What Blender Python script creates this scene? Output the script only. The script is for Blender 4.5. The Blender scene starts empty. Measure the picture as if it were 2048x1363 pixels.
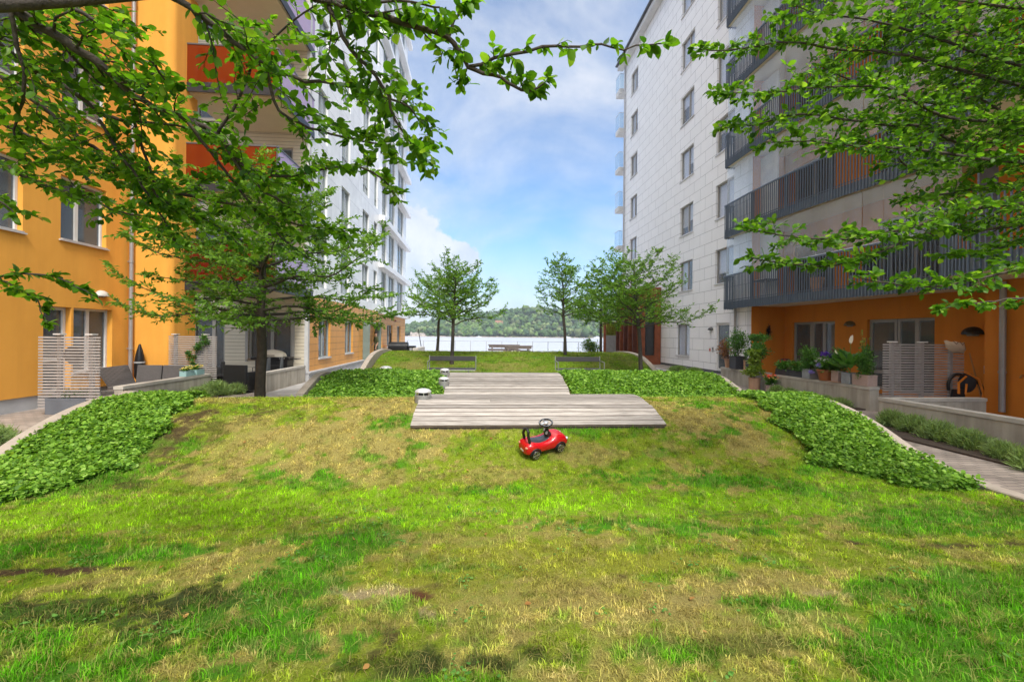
import bpy, math, random
import numpy as np
from mathutils import Vector, Matrix
R = math.radians
rnd = random.Random(7)
sc = bpy.context.scene
col = sc.collection

# ------------------------------------------------------------------ camera, world, sun, exposure
EYE = 1.74
FPX, YAW, ROLL, HY = 910.0, R(4.34), R(.57), 668.7
cd = bpy.data.cameras.new('camera'); cam = bpy.data.objects.new('camera', cd); col.objects.link(cam)
cd.sensor_width = 36; cd.lens = FPX / 2048 * 36; cd.clip_end = 6000; cd.clip_start = .05
cd.shift_y = -(681.5 - HY) / 2048
cam.matrix_world = Matrix.Translation((0, 0, EYE)) @ Matrix.Rotation(-YAW, 4, 'Z') @ Matrix.Rotation(R(90), 4, 'X') @ Matrix.Rotation(ROLL, 4, 'Z')
sc.camera = cam
sc.view_settings.view_transform = 'Standard'; sc.view_settings.look = 'None'
sc.view_settings.exposure = 0.96; sc.view_settings.gamma = 1
SUN_AZ, SUN_EL = R(165), R(50)      # azimuth clockwise from +Y
w = bpy.data.worlds.new('World'); sc.world = w; w.use_nodes = True
nt = w.node_tree; N = nt.nodes; L = nt.links
bg = N['Background']; bg.inputs[1].default_value = .1
sky = N.new('ShaderNodeTexSky'); sky.sky_type = 'NISHITA'; sky.sun_disc = False
sky.sun_elevation = SUN_EL; sky.sun_rotation = SUN_AZ; sky.air_density = 1.0; sky.dust_density = 1.2; sky.ozone_density = 1.6
geo = N.new('ShaderNodeNewGeometry')
tc = N.new('ShaderNodeTexCoord')
def wmath(op, a, b=None, clamp=False):
    m = N.new('ShaderNodeMath'); m.operation = op; m.use_clamp = clamp
    for i, v in enumerate((a, b)):
        if v is None: continue
        if isinstance(v, (int, float)): m.inputs[i].default_value = v
        else: L.new(v, m.inputs[i])
    return m.outputs[0]
sep = N.new('ShaderNodeSeparateXYZ'); L.new(tc.outputs['Generated'], sep.inputs[0])
mp = N.new('ShaderNodeMapping'); mp.inputs['Scale'].default_value = (1, 1, 2.1); mp.inputs['Location'].default_value = (.35, .1, .2)
L.new(tc.outputs['Generated'], mp.inputs[0])
n1 = N.new('ShaderNodeTexNoise'); n1.inputs['Scale'].default_value = 2.3; n1.inputs['Detail'].default_value = 9; n1.inputs['Roughness'].default_value = .55; n1.inputs['Distortion'].default_value = .5
L.new(mp.outputs[0], n1.inputs['Vector'])
r1 = N.new('ShaderNodeValToRGB'); r1.color_ramp.elements[0].position = .36; r1.color_ramp.elements[1].position = .68
L.new(n1.outputs[0], r1.inputs[0])
# one cumulus bank low in the north, left of the gap between the buildings
def cdir(az, el): return (math.sin(R(az)) * math.cos(R(el)), math.cos(R(az)) * math.cos(R(el)), math.sin(R(el)))
def lump(az, el, inner, outer):
    vd = N.new('ShaderNodeVectorMath'); vd.operation = 'DOT_PRODUCT'; L.new(tc.outputs['Generated'], vd.inputs[0]); vd.inputs[1].default_value = cdir(az, el)
    mr = N.new('ShaderNodeMapRange'); mr.interpolation_type = 'SMOOTHSTEP'
    mr.inputs['From Min'].default_value = math.cos(R(outer)); mr.inputs['From Max'].default_value = math.cos(R(inner))
    L.new(vd.outputs['Value'], mr.inputs['Value']); return mr.outputs[0]
n2 = N.new('ShaderNodeTexNoise'); n2.inputs['Scale'].default_value = 12; n2.inputs['Detail'].default_value = 8; n2.inputs['Roughness'].default_value = .6
L.new(tc.outputs['Generated'], n2.inputs['Vector'])
bank = wmath('ADD', lump(-7.5, 7.0, .5, 6), lump(-3.5, 8.5, 0.1, 4.2))
bank = wmath('ADD', bank, lump(-1.2, 9.6, 0, 2.4))
bank = wmath('ADD', bank, lump(-9, 12, 0, 6))
bank = wmath('MULTIPLY', bank, .95)
bank = wmath('ADD', bank, wmath('MULTIPLY', wmath('MULTIPLY', wmath('SUBTRACT', n2.outputs[0], .5), 3.4), wmath('MULTIPLY', bank, 2.2, True)))
rb = N.new('ShaderNodeValToRGB'); rb.color_ramp.elements[0].position = .36; rb.color_ramp.elements[1].position = .74; L.new(bank, rb.inputs[0])
cm = wmath('MAXIMUM', wmath('MULTIPLY', r1.outputs[0], .72), wmath('MULTIPLY', rb.outputs[0], .85), True)
hz = N.new('ShaderNodeMapRange'); hz.inputs['From Min'].default_value = 0; hz.inputs['From Max'].default_value = .2; hz.inputs['To Min'].default_value = .8; hz.inputs['To Max'].default_value = 0
L.new(sep.outputs[2], hz.inputs['Value'])
cm = wmath('MAXIMUM', cm, hz.outputs[0], True)
tint = N.new('ShaderNodeMix'); tint.data_type = 'RGBA'; tint.blend_type = 'MULTIPLY'; tint.inputs[0].default_value = 1
L.new(sky.outputs[0], tint.inputs[6]); tint.inputs[7].default_value = (.76, 1.02, 1.22, 1)
mx = N.new('ShaderNodeMix'); mx.data_type = 'RGBA'; L.new(cm, mx.inputs[0]); L.new(tint.outputs[2], mx.inputs[6]); mx.inputs[7].default_value = (4.6, 4.8, 5.15, 1)
# unseen bright cloud deck added overhead and behind the camera as fill light
vb = N.new('ShaderNodeVectorMath'); vb.operation = 'DOT_PRODUCT'; L.new(tc.outputs['Generated'], vb.inputs[0]); vb.inputs[1].default_value = (.05, -.3, .953)
mb = N.new('ShaderNodeMapRange'); mb.interpolation_type = 'SMOOTHSTEP'; mb.inputs['From Min'].default_value = .42; mb.inputs['From Max'].default_value = .9; mb.inputs['To Min'].default_value = 0; mb.inputs['To Max'].default_value = 1; L.new(vb.outputs['Value'], mb.inputs['Value'])
sh = N.new('ShaderNodeMix'); sh.data_type = 'RGBA'; ss = N.new('ShaderNodeMapRange'); ss.inputs['From Min'].default_value = .38; ss.inputs['From Max'].default_value = .62; L.new(n2.outputs[0], ss.inputs['Value']); L.new(ss.outputs[0], sh.inputs[0]); sh.inputs[6].default_value = (4.0, 4.35, 4.95, 1); sh.inputs[7].default_value = (5.2, 5.3, 5.5, 1); L.new(sh.outputs[2], mx.inputs[7])
m2 = N.new('ShaderNodeMix'); m2.data_type = 'RGBA'; L.new(mb.outputs[0], m2.inputs[0]); L.new(mx.outputs[2], m2.inputs[6]); m2.inputs[7].default_value = (14.0, 13.9, 13.6, 1)
L.new(m2.outputs[2], bg.inputs[0])
sd = bpy.data.lights.new('sun', 'SUN'); sd.energy = 2.0; sd.angle = R(11); sd.color = (1, .95, .87)
so = bpy.data.objects.new('sun', sd); col.objects.link(so)
sdir = Vector((math.sin(SUN_AZ) * math.cos(SUN_EL), math.cos(SUN_AZ) * math.cos(SUN_EL), math.sin(SUN_EL)))
so.rotation_euler = sdir.to_track_quat('Z', 'Y').to_euler()

# ------------------------------------------------------------------ sight lines: where a thing seen in the photo stands
def ray(px, py):
    u, v = px - 1024, -(py - HY); c, s = math.cos(ROLL), math.sin(ROLL)
    a, b = (c * u - s * v) / FPX, (s * u + c * v) / FPX
    return Vector((a * math.cos(YAW) + math.sin(YAW), math.cos(YAW) - a * math.sin(YAW), b))
O = Vector((0, 0, EYE))
def onx(px, py, X): r = ray(px, py); return O + r * (X / r.x)
def ony(px, py, Y): r = ray(px, py); return O + r * (Y / r.y)
def onz(px, py, Z=0): r = ray(px, py); return O + r * ((Z - EYE) / r.z)
def atd(px, py, d): r = ray(px, py); return O + r * d      # d = distance in front of the eye

# ------------------------------------------------------------------ noise in numpy
def vnoise(x, y, seed=0):
    xi = np.floor(x).astype(np.int64); yi = np.floor(y).astype(np.int64); fx = x - xi; fy = y - yi
    fx = fx * fx * (3 - 2 * fx); fy = fy * fy * (3 - 2 * fy)
    def h(a, b):
        n = (a * 374761393 + b * 668265263 + seed * 974634777) & 0xffffffff
        n = ((n ^ (n >> 13)) * 1274126177) & 0xffffffff
        return ((n ^ (n >> 16)) & 0xffff) / 65535.0
    return (h(xi, yi) * (1 - fx) + h(xi + 1, yi) * fx) * (1 - fy) + (h(xi, yi + 1) * (1 - fx) + h(xi + 1, yi + 1) * fx) * fy
def fbm(x, y, seed=0, o=4):
    s = 0; a = 1; t = 0
    for i in range(o): s = s + a * vnoise(x * 2 ** i, y * 2 ** i, seed + i); t += a; a *= .55
    return s / t

# ------------------------------------------------------------------ materials
MATS = {}
def nodes(m): return m.node_tree.nodes, m.node_tree.links
def mat(name, c, rough=.7, var=.12, vs=3., bump=0., bs=60., metal=0., spec=.4, c2=None, fs=None):
    """principled with mottled colour and fine bump, textured in world position"""
    if name in MATS: return MATS[name]
    m = bpy.data.materials.new(name); m.use_nodes = True; n, l = nodes(m); p = n['Principled BSDF']
    p.inputs['Roughness'].default_value = rough; p.inputs['Metallic'].default_value = metal; p.inputs['Specular IOR Level'].default_value = spec
    g = n.new('ShaderNodeNewGeometry')
    nz = n.new('ShaderNodeTexNoise'); nz.inputs['Scale'].default_value = vs; nz.inputs['Detail'].default_value = 7; nz.inputs['Roughness'].default_value = .62
    l.new(g.outputs['Position'], nz.inputs['Vector'])
    mx = n.new('ShaderNodeMix'); mx.data_type = 'RGBA'
    k = n.new('ShaderNodeMapRange'); k.inputs['From Min'].default_value = .3; k.inputs['From Max'].default_value = .7; l.new(nz.outputs[0], k.inputs['Value']); l.new(k.outputs[0], mx.inputs[0])
    a = c2 if c2 else tuple(min(1, v * (1 - var)) for v in c); b = c if c2 else tuple(min(1, v * (1 + var)) for v in c)
    mx.inputs[6].default_value = (*a, 1); mx.inputs[7].default_value = (*b, 1)
    l.new(mx.outputs[2], p.inputs['Base Color'])
    if bump:
        nb = n.new('ShaderNodeTexNoise'); nb.inputs['Scale'].default_value = bs; nb.inputs['Detail'].default_value = 5; l.new(g.outputs['Position'], nb.inputs['Vector'])
        bp = n.new('ShaderNodeBump'); bp.inputs['Strength'].default_value = bump; bp.inputs['Distance'].default_value = .01; l.new(nb.outputs[0], bp.inputs['Height']); l.new(bp.outputs[0], p.inputs['Normal'])
    MATS[name] = m; return m
def stained(name, c, c2, rough=.85, streak=(3, 3, .35)):
    """board-marked cast concrete: vertical streaks, blotches, pin holes"""
    m = mat(name, c, rough, bump=.35, bs=40, c2=c2, vs=2.2); n, l = nodes(m); p = n['Principled BSDF']
    g = n.new('ShaderNodeNewGeometry'); mp = n.new('ShaderNodeMapping'); mp.inputs['Scale'].default_value = (4, 4, .5); l.new(g.outputs['Position'], mp.inputs[0])
    nz = n.new('ShaderNodeTexNoise'); nz.inputs['Scale'].default_value = 1.6; nz.inputs['Detail'].default_value = 6; l.new(mp.outputs[0], nz.inputs['Vector'])
    r = n.new('ShaderNodeValToRGB'); r.color_ramp.elements[0].position = .35; r.color_ramp.elements[0].color = (.62, .6, .55, 1); r.color_ramp.elements[1].position = .62; r.color_ramp.elements[1].color = (1.05, 1.04, 1, 1)
    l.new(nz.outputs[0], r.inputs[0])
    src = p.inputs['Base Color'].links[0].from_socket
    mu = n.new('ShaderNodeMix'); mu.data_type = 'RGBA'; mu.blend_type = 'MULTIPLY'; mu.inputs[0].default_value = .6; l.new(src, mu.inputs[6]); l.new(r.outputs[0], mu.inputs[7]); l.new(mu.outputs[2], p.inputs['Base Color'])
    return m
def plaster(name, c, rough, var, vs, bump, bs, c2):
    m = mat(name, c, rough, var, vs, bump, bs, c2=c2); n, l = nodes(m); p = n['Principled BSDF']
    g = n.new('ShaderNodeNewGeometry'); mp = n.new('ShaderNodeMapping'); mp.inputs['Scale'].default_value = (2.2, 2.2, .16); l.new(g.outputs['Position'], mp.inputs[0])
    nz = n.new('ShaderNodeTexNoise'); nz.inputs['Scale'].default_value = 1.5; nz.inputs['Detail'].default_value = 7; nz.inputs['Roughness'].default_value = .65; l.new(mp.outputs[0], nz.inputs['Vector'])
    r = n.new('ShaderNodeValToRGB'); r.color_ramp.elements[0].position = .3; r.color_ramp.elements[0].color = (.80, .77, .74, 1); r.color_ramp.elements[1].position = .55; r.color_ramp.elements[1].color = (1.03, 1.03, 1.03, 1); l.new(nz.outputs[0], r.inputs[0])
    src = p.inputs['Base Color'].links[0].from_socket; mu = n.new('ShaderNodeMix'); mu.data_type = 'RGBA'; mu.blend_type = 'MULTIPLY'; mu.inputs[0].default_value = .4; l.new(src, mu.inputs[6]); l.new(r.outputs[0], mu.inputs[7]); l.new(mu.outputs[2], p.inputs['Base Color']); return m
def bricked(name, c, c2, mortar, bw, bh, ms=.006, rough=.5, plane='YZ', off=.5, zoff=0, bump=.4, spec=.4, var=.06):
    """panel / board / paver joints"""
    if name in MATS: return MATS[name]
    m = bpy.data.materials.new(name); m.use_nodes = True; n, l = nodes(m); p = n['Principled BSDF']; p.inputs['Roughness'].default_value = rough; p.inputs['Specular IOR Level'].default_value = spec
    g = n.new('ShaderNodeNewGeometry'); s = n.new('ShaderNodeSeparateXYZ'); l.new(g.outputs['Position'], s.inputs[0]); cb = n.new('ShaderNodeCombineXYZ')
    l.new(s.outputs['XYZ'.index(plane[0])], cb.inputs[0])
    ad = n.new('ShaderNodeMath'); ad.operation = 'ADD'; ad.inputs[1].default_value = zoff; l.new(s.outputs['XYZ'.index(plane[1])], ad.inputs[0]); l.new(ad.outputs[0], cb.inputs[1])
    b = n.new('ShaderNodeTexBrick'); b.inputs['Scale'].default_value = 1; b.inputs['Brick Width'].default_value = bw; b.inputs['Row Height'].default_value = bh; b.inputs['Mortar Size'].default_value = ms; b.inputs['Mortar Smooth'].default_value = .1
    b.offset = off; b.inputs['Color1'].default_value = (*c, 1); b.inputs['Color2'].default_value = (*c2, 1); b.inputs['Mortar'].default_value = (*mortar, 1); b.inputs['Bias'].default_value = 0
    l.new(cb.outputs[0], b.inputs['Vector'])
    nz = n.new('ShaderNodeTexNoise'); nz.inputs['Scale'].default_value = 1.3; nz.inputs['Detail'].default_value = 8; l.new(g.outputs['Position'], nz.inputs['Vector'])
    r = n.new('ShaderNodeMapRange'); r.inputs['From Min'].default_value = .3; r.inputs['From Max'].default_value = .7; r.inputs['To Min'].default_value = 1 - 2 * var; r.inputs['To Max'].default_value = 1 + var; l.new(nz.outputs[0], r.inputs['Value'])
    mu = n.new('ShaderNodeMix'); mu.data_type = 'RGBA'; mu.blend_type = 'MULTIPLY'; mu.inputs[0].default_value = 1; l.new(b.outputs[0], mu.inputs[6]); l.new(r.outputs[0], mu.inputs[7]); l.new(mu.outputs[2], p.inputs['Base Color'])
    bp = n.new('ShaderNodeBump'); bp.inputs['Strength'].default_value = bump; bp.inputs['Distance'].default_value = .01; bp.invert = True; l.new(b.outputs['Fac'], bp.inputs['Height']); l.new(bp.outputs[0], p.inputs['Normal'])
    MATS[name] = m; return m
def leafmat(name, c, c2, trans=.4, rough=.45, spec=.35, c3=None):
    if name in MATS: return MATS[name]
    m = bpy.data.materials.new(name); m.use_nodes = True; n, l = nodes(m); p = n['Principled BSDF']; p.inputs['Roughness'].default_value = rough; p.inputs['Specular IOR Level'].default_value = spec
    g = n.new('ShaderNodeNewGeometry'); r = n.new('ShaderNodeValToRGB'); e = r.color_ramp.elements; e[0].color = (*c, 1); e[1].color = (*c2, 1); e[1].position = .85
    if c3: x = e.new(.97); x.color = (*c3, 1)
    l.new(g.outputs['Random Per Island'], r.inputs[0]); l.new(r.outputs[0], p.inputs['Base Color'])
    t = n.new('ShaderNodeBsdfTranslucent'); mu = n.new('ShaderNodeMix'); mu.data_type = 'RGBA'; mu.blend_type = 'MULTIPLY'; mu.inputs[0].default_value = 1; l.new(r.outputs[0], mu.inputs[6]); mu.inputs[7].default_value = (2.3, 2.4, 1.0, 1)
    l.new(mu.outputs[2], t.inputs[0])
    ms = n.new('ShaderNodeMixShader'); ms.inputs[0].default_value = trans; l.new(p.outputs[0], ms.inputs[1]); l.new(t.outputs[0], ms.inputs[2]); l.new(ms.outputs[0], n['Material Output'].inputs[0])
    MATS[name] = m; return m
def attrmat(name, rough=.8, trans=0., fine=0., spec=.2):
    if name in MATS: return MATS[name]
    m = bpy.data.materials.new(name); m.use_nodes = True; n, l = nodes(m); p = n['Principled BSDF']; p.inputs['Roughness'].default_value = rough; p.inputs['Specular IOR Level'].default_value = spec
    a = n.new('ShaderNodeAttribute'); a.attribute_name = 'albedo'; out = a.outputs['Color']
    if fine:
        g = n.new('ShaderNodeNewGeometry'); nz = n.new('ShaderNodeTexNoise'); nz.inputs['Scale'].default_value = fine; nz.inputs['Detail'].default_value = 8; nz.inputs['Roughness'].default_value = .75; l.new(g.outputs['Position'], nz.inputs['Vector'])
        r = n.new('ShaderNodeMapRange'); r.inputs['From Min'].default_value = .25; r.inputs['From Max'].default_value = .75; r.inputs['To Min'].default_value = .25; r.inputs['To Max'].default_value = 1.7; l.new(nz.outputs[0], r.inputs['Value'])
        mu = n.new('ShaderNodeMix'); mu.data_type = 'RGBA'; mu.blend_type = 'MULTIPLY'; mu.inputs[0].default_value = 1; l.new(out, mu.inputs[6]); l.new(r.outputs[0], mu.inputs[7]); out = mu.outputs[2]
        bp = n.new('ShaderNodeBump'); bp.inputs['Strength'].default_value = .9; bp.inputs['Distance'].default_value = .02; l.new(nz.outputs[0], bp.inputs['Height']); l.new(bp.outputs[0], p.inputs['Normal'])
    l.new(out, p.inputs['Base Color'])
    if trans:
        t = n.new('ShaderNodeBsdfTranslucent'); l.new(out, t.inputs[0]); ms = n.new('ShaderNodeMixShader'); ms.inputs[0].default_value = trans
        l.new(p.outputs[0], ms.inputs[1]); l.new(t.outputs[0], ms.inputs[2]); l.new(ms.outputs[0], n['Material Output'].inputs[0])
    MATS[name] = m; return m
def glassmat(name, tintc, clear, rough=.03, refl=(.9, .95, 1)):
    """thin pane: part see-through in its own tint, part mirror by angle"""
    if name in MATS: return MATS[name]
    m = bpy.data.materials.new(name); m.use_nodes = True; n, l = nodes(m); n.remove(n['Principled BSDF'])
    tr = n.new('ShaderNodeBsdfTransparent'); tr.inputs[0].default_value = (*tintc, 1)
    di = n.new('ShaderNodeBsdfDiffuse'); di.inputs[0].default_value = (*[min(1, v) for v in tintc], 1)
    a = n.new('ShaderNodeMixShader'); a.inputs[0].default_value = clear; l.new(di.outputs[0], a.inputs[1]); l.new(tr.outputs[0], a.inputs[2])
    gl = n.new('ShaderNodeBsdfGlossy'); gl.inputs[0].default_value = (*refl, 1); gl.inputs['Roughness'].default_value = rough
    fr = n.new('ShaderNodeFresnel'); fr.inputs[0].default_value = 1.45; gq = n.new('ShaderNodeNewGeometry'); iv_ = n.new('ShaderNodeMath'); iv_.operation = 'SUBTRACT'; iv_.inputs[0].default_value = 1; l.new(gq.outputs['Backfacing'], iv_.inputs[1]); fm_ = n.new('ShaderNodeMath'); fm_.operation = 'MULTIPLY'; l.new(fr.outputs[0], fm_.inputs[0]); l.new(iv_.outputs[0], fm_.inputs[1])
    b = n.new('ShaderNodeMixShader'); l.new(fm_.outputs[0], b.inputs[0]); l.new(a.outputs[0], b.inputs[1]); l.new(gl.outputs[0], b.inputs[2]); l.new(b.outputs[0], n['Material Output'].inputs[0])
    MATS[name] = m; return m

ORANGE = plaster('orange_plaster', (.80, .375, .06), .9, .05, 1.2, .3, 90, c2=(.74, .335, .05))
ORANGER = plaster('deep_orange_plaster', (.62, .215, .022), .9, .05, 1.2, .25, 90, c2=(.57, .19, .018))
CREAMW = bricked('cream_siding', (.62, .56, .44), (.60, .54, .42), (.22, .19, .14), 30, .125, .006, .6, 'XZ', .3, 0, .8)
CREAMY = bricked('cream_siding_side', (.62, .56, .44), (.60, .54, .42), (.22, .19, .14), 30, .125, .006, .6, 'YZ', .3, 0, .8)
OPANEL = bricked('orange_panels', (.72, .34, .07), (.70, .32, .065), (.10, .05, .02), 1.25, .262, .005, .45, 'YZ', 0, .0, .5)
WPANEL = bricked('white_panels', (.86, .86, .87), (.84, .845, .86), (.32, .32, .34), 1.6, .9, .006, .35, 'YZ', .37, .1, .4)
GPANEL = bricked('pale_stone_panels', (.84, .835, .845), (.81, .805, .815), (.36, .36, .37), 1.18, .585, .011, .6, 'YZ', .42, .12, .6, var=.012)
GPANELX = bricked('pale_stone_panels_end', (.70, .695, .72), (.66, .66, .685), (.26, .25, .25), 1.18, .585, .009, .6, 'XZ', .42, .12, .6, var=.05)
CONC = stained('cast_concrete', (.47, .43, .37), (.36, .33, .28))
CONCT = mat('concrete_cap', (.44, .41, .36), .8, .15, 5, .3, 50)
KERB = mat('kerb_concrete', (.35, .30, .25), .85, .14, 4, .3, 80)
PLINTH = mat('plinth_render', (.42, .42, .43), .85, .1, 3, .2, 60)
FRAME = mat('window_frame_grey', (.31, .295, .27), .45, .04, 5)
FRAMEL = mat('window_frame_light', (.66, .64, .62), .45, .04, 5)
FRAMEG = mat('window_frame_greygreen', (.30, .33, .33), .45, .05, 5)
SILL = mat('sill_sheet', (.60, .58, .57), .4, .05, 5, metal=.3)
METAL = mat('galvanised_steel', (.46, .45, .45), .42, .1, 6, metal=.3)
PIPE = mat('downpipe_grey', (.33, .31, .30), .45, .08, 6, metal=.3)
RAIL = mat('slate_blue_steel', (.115, .14, .175), .45, .06, 4, metal=.2)
DARK = mat('dark_interior', (.02, .02, .02), .6)
ROOM = mat('room_dim', (.05, .042, .035), .8, .3, 2)
BLACK = mat('black_plastic', (.012, .012, .013), .38, .1, 5)
RATTAN = bricked('black_rattan', (.018, .018, .019), (.012, .012, .012), (.003, .003, .003), .03, .012, .002, .55, 'XZ', .5)
GRATTAN = bricked('grey_rattan', (.15, .135, .13), (.12, .11, .105), (.045, .04, .04), .03, .012, .0018, .6, 'XZ', .5)
SLAT = mat('grey_slat', (.36, .325, .305), .6, .12, 8)
SOFFIT = mat('soffit_cream', (.60, .50, .36), .8, .04, 2)
CURT = mat('pale_blind', (.82, .82, .84), .8, .05, 6)
GLASS = glassmat('window_glass', (.45, .48, .5), .82)
BGLASS = glassmat('balcony_glass', (.92, .95, .98), .88, .05)
CLEARG = glassmat('clear_pane', (.86, .88, .92), .9)
OGLASS = glassmat('orange_glass', (.36, .055, .008), .55, .04)
RGLASS = glassmat('red_glass', (.20, .018, .008), .45, .04)
PGLASS = glassmat('lilac_glass', (.62, .45, .66), .30, .06)
CGLASS = glassmat('clear_balustrade', (.80, .88, .92), .85, .04)
BARK = mat('bark', (.055, .042, .032), .9, .35, 14, .9, 60)
BARKN = mat('young_bark', (.055, .045, .038), .75, .3, 18, .6, 90)
STEEL = mat('brushed_steel', (.62, .62, .62), .28, .05, 4, metal=.9)
RUST = mat('corten_steel', (.22, .062, .025), .75, .3, 2.5, .2, 30)
RUSTD = mat('corten_fin', (.12, .04, .025), .75, .25, 2.5, .2, 30)
TERRA = mat('terracotta', (.46, .27, .17), .8, .12, 8, .2, 60)
PINKP = mat('pink_grey_planter', (.40, .29, .25), .85, .1, 8, .3, 80)
ZINC = mat('zinc_planter', (.36, .38, .40), .5, .15, 9, metal=.5)
ANTH = mat('anthracite_planter', (.05, .052, .06), .6, .1, 6)
SOIL = mat('soil', (.06, .042, .03), .95, .3, 20, .8, 60)
WOODB = mat('varnished_wood', (.30, .10, .03), .5, .2, 8)
PAVE = bricked('clinker_pavers', (.37, .31, .265), (.28, .235, .20), (.11, .10, .09), .21, .105, .006, .85, 'XY', .5, 0, .5, var=.18)
SLABS = bricked('grey_slabs', (.40, .38, .36), (.34, .325, .31), (.16, .15, .14), .35, .35, .007, .85, 'XY', .5, 0, .4, var=.15)
DECKW = None
LEAFN = leafmat('apple_leaf', (.020, .068, .005), (.11, .24, .012), .48, .42, .22, (.17, .27, .03))
LEAFM = leafmat('cherry_leaf', (.045, .115, .015), (.15, .28, .035), .36, .5, .18, (.16, .25, .05))
IVY = leafmat('ground_cover_leaf', (.055, .135, .016), (.20, .37, .04), .25, .5, .18, (.30, .46, .09))
HERB = leafmat('lavender_leaf', (.14, .20, .08), (.27, .37, .14), .3, .8, .1)
POTL = leafmat('pot_leaf', (.035, .10, .02), (.10, .23, .04), .3, .4)
POTY = leafmat('pot_leaf_yellow', (.13, .21, .03), (.25, .33, .05), .3, .4)
BRONZE = leafmat('bronze_leaf', (.16, .06, .03), (.30, .13, .05), .3, .5)
def petal(n, c): return leafmat(n, tuple(v * .8 for v in c), c, .25, .6)

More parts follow.
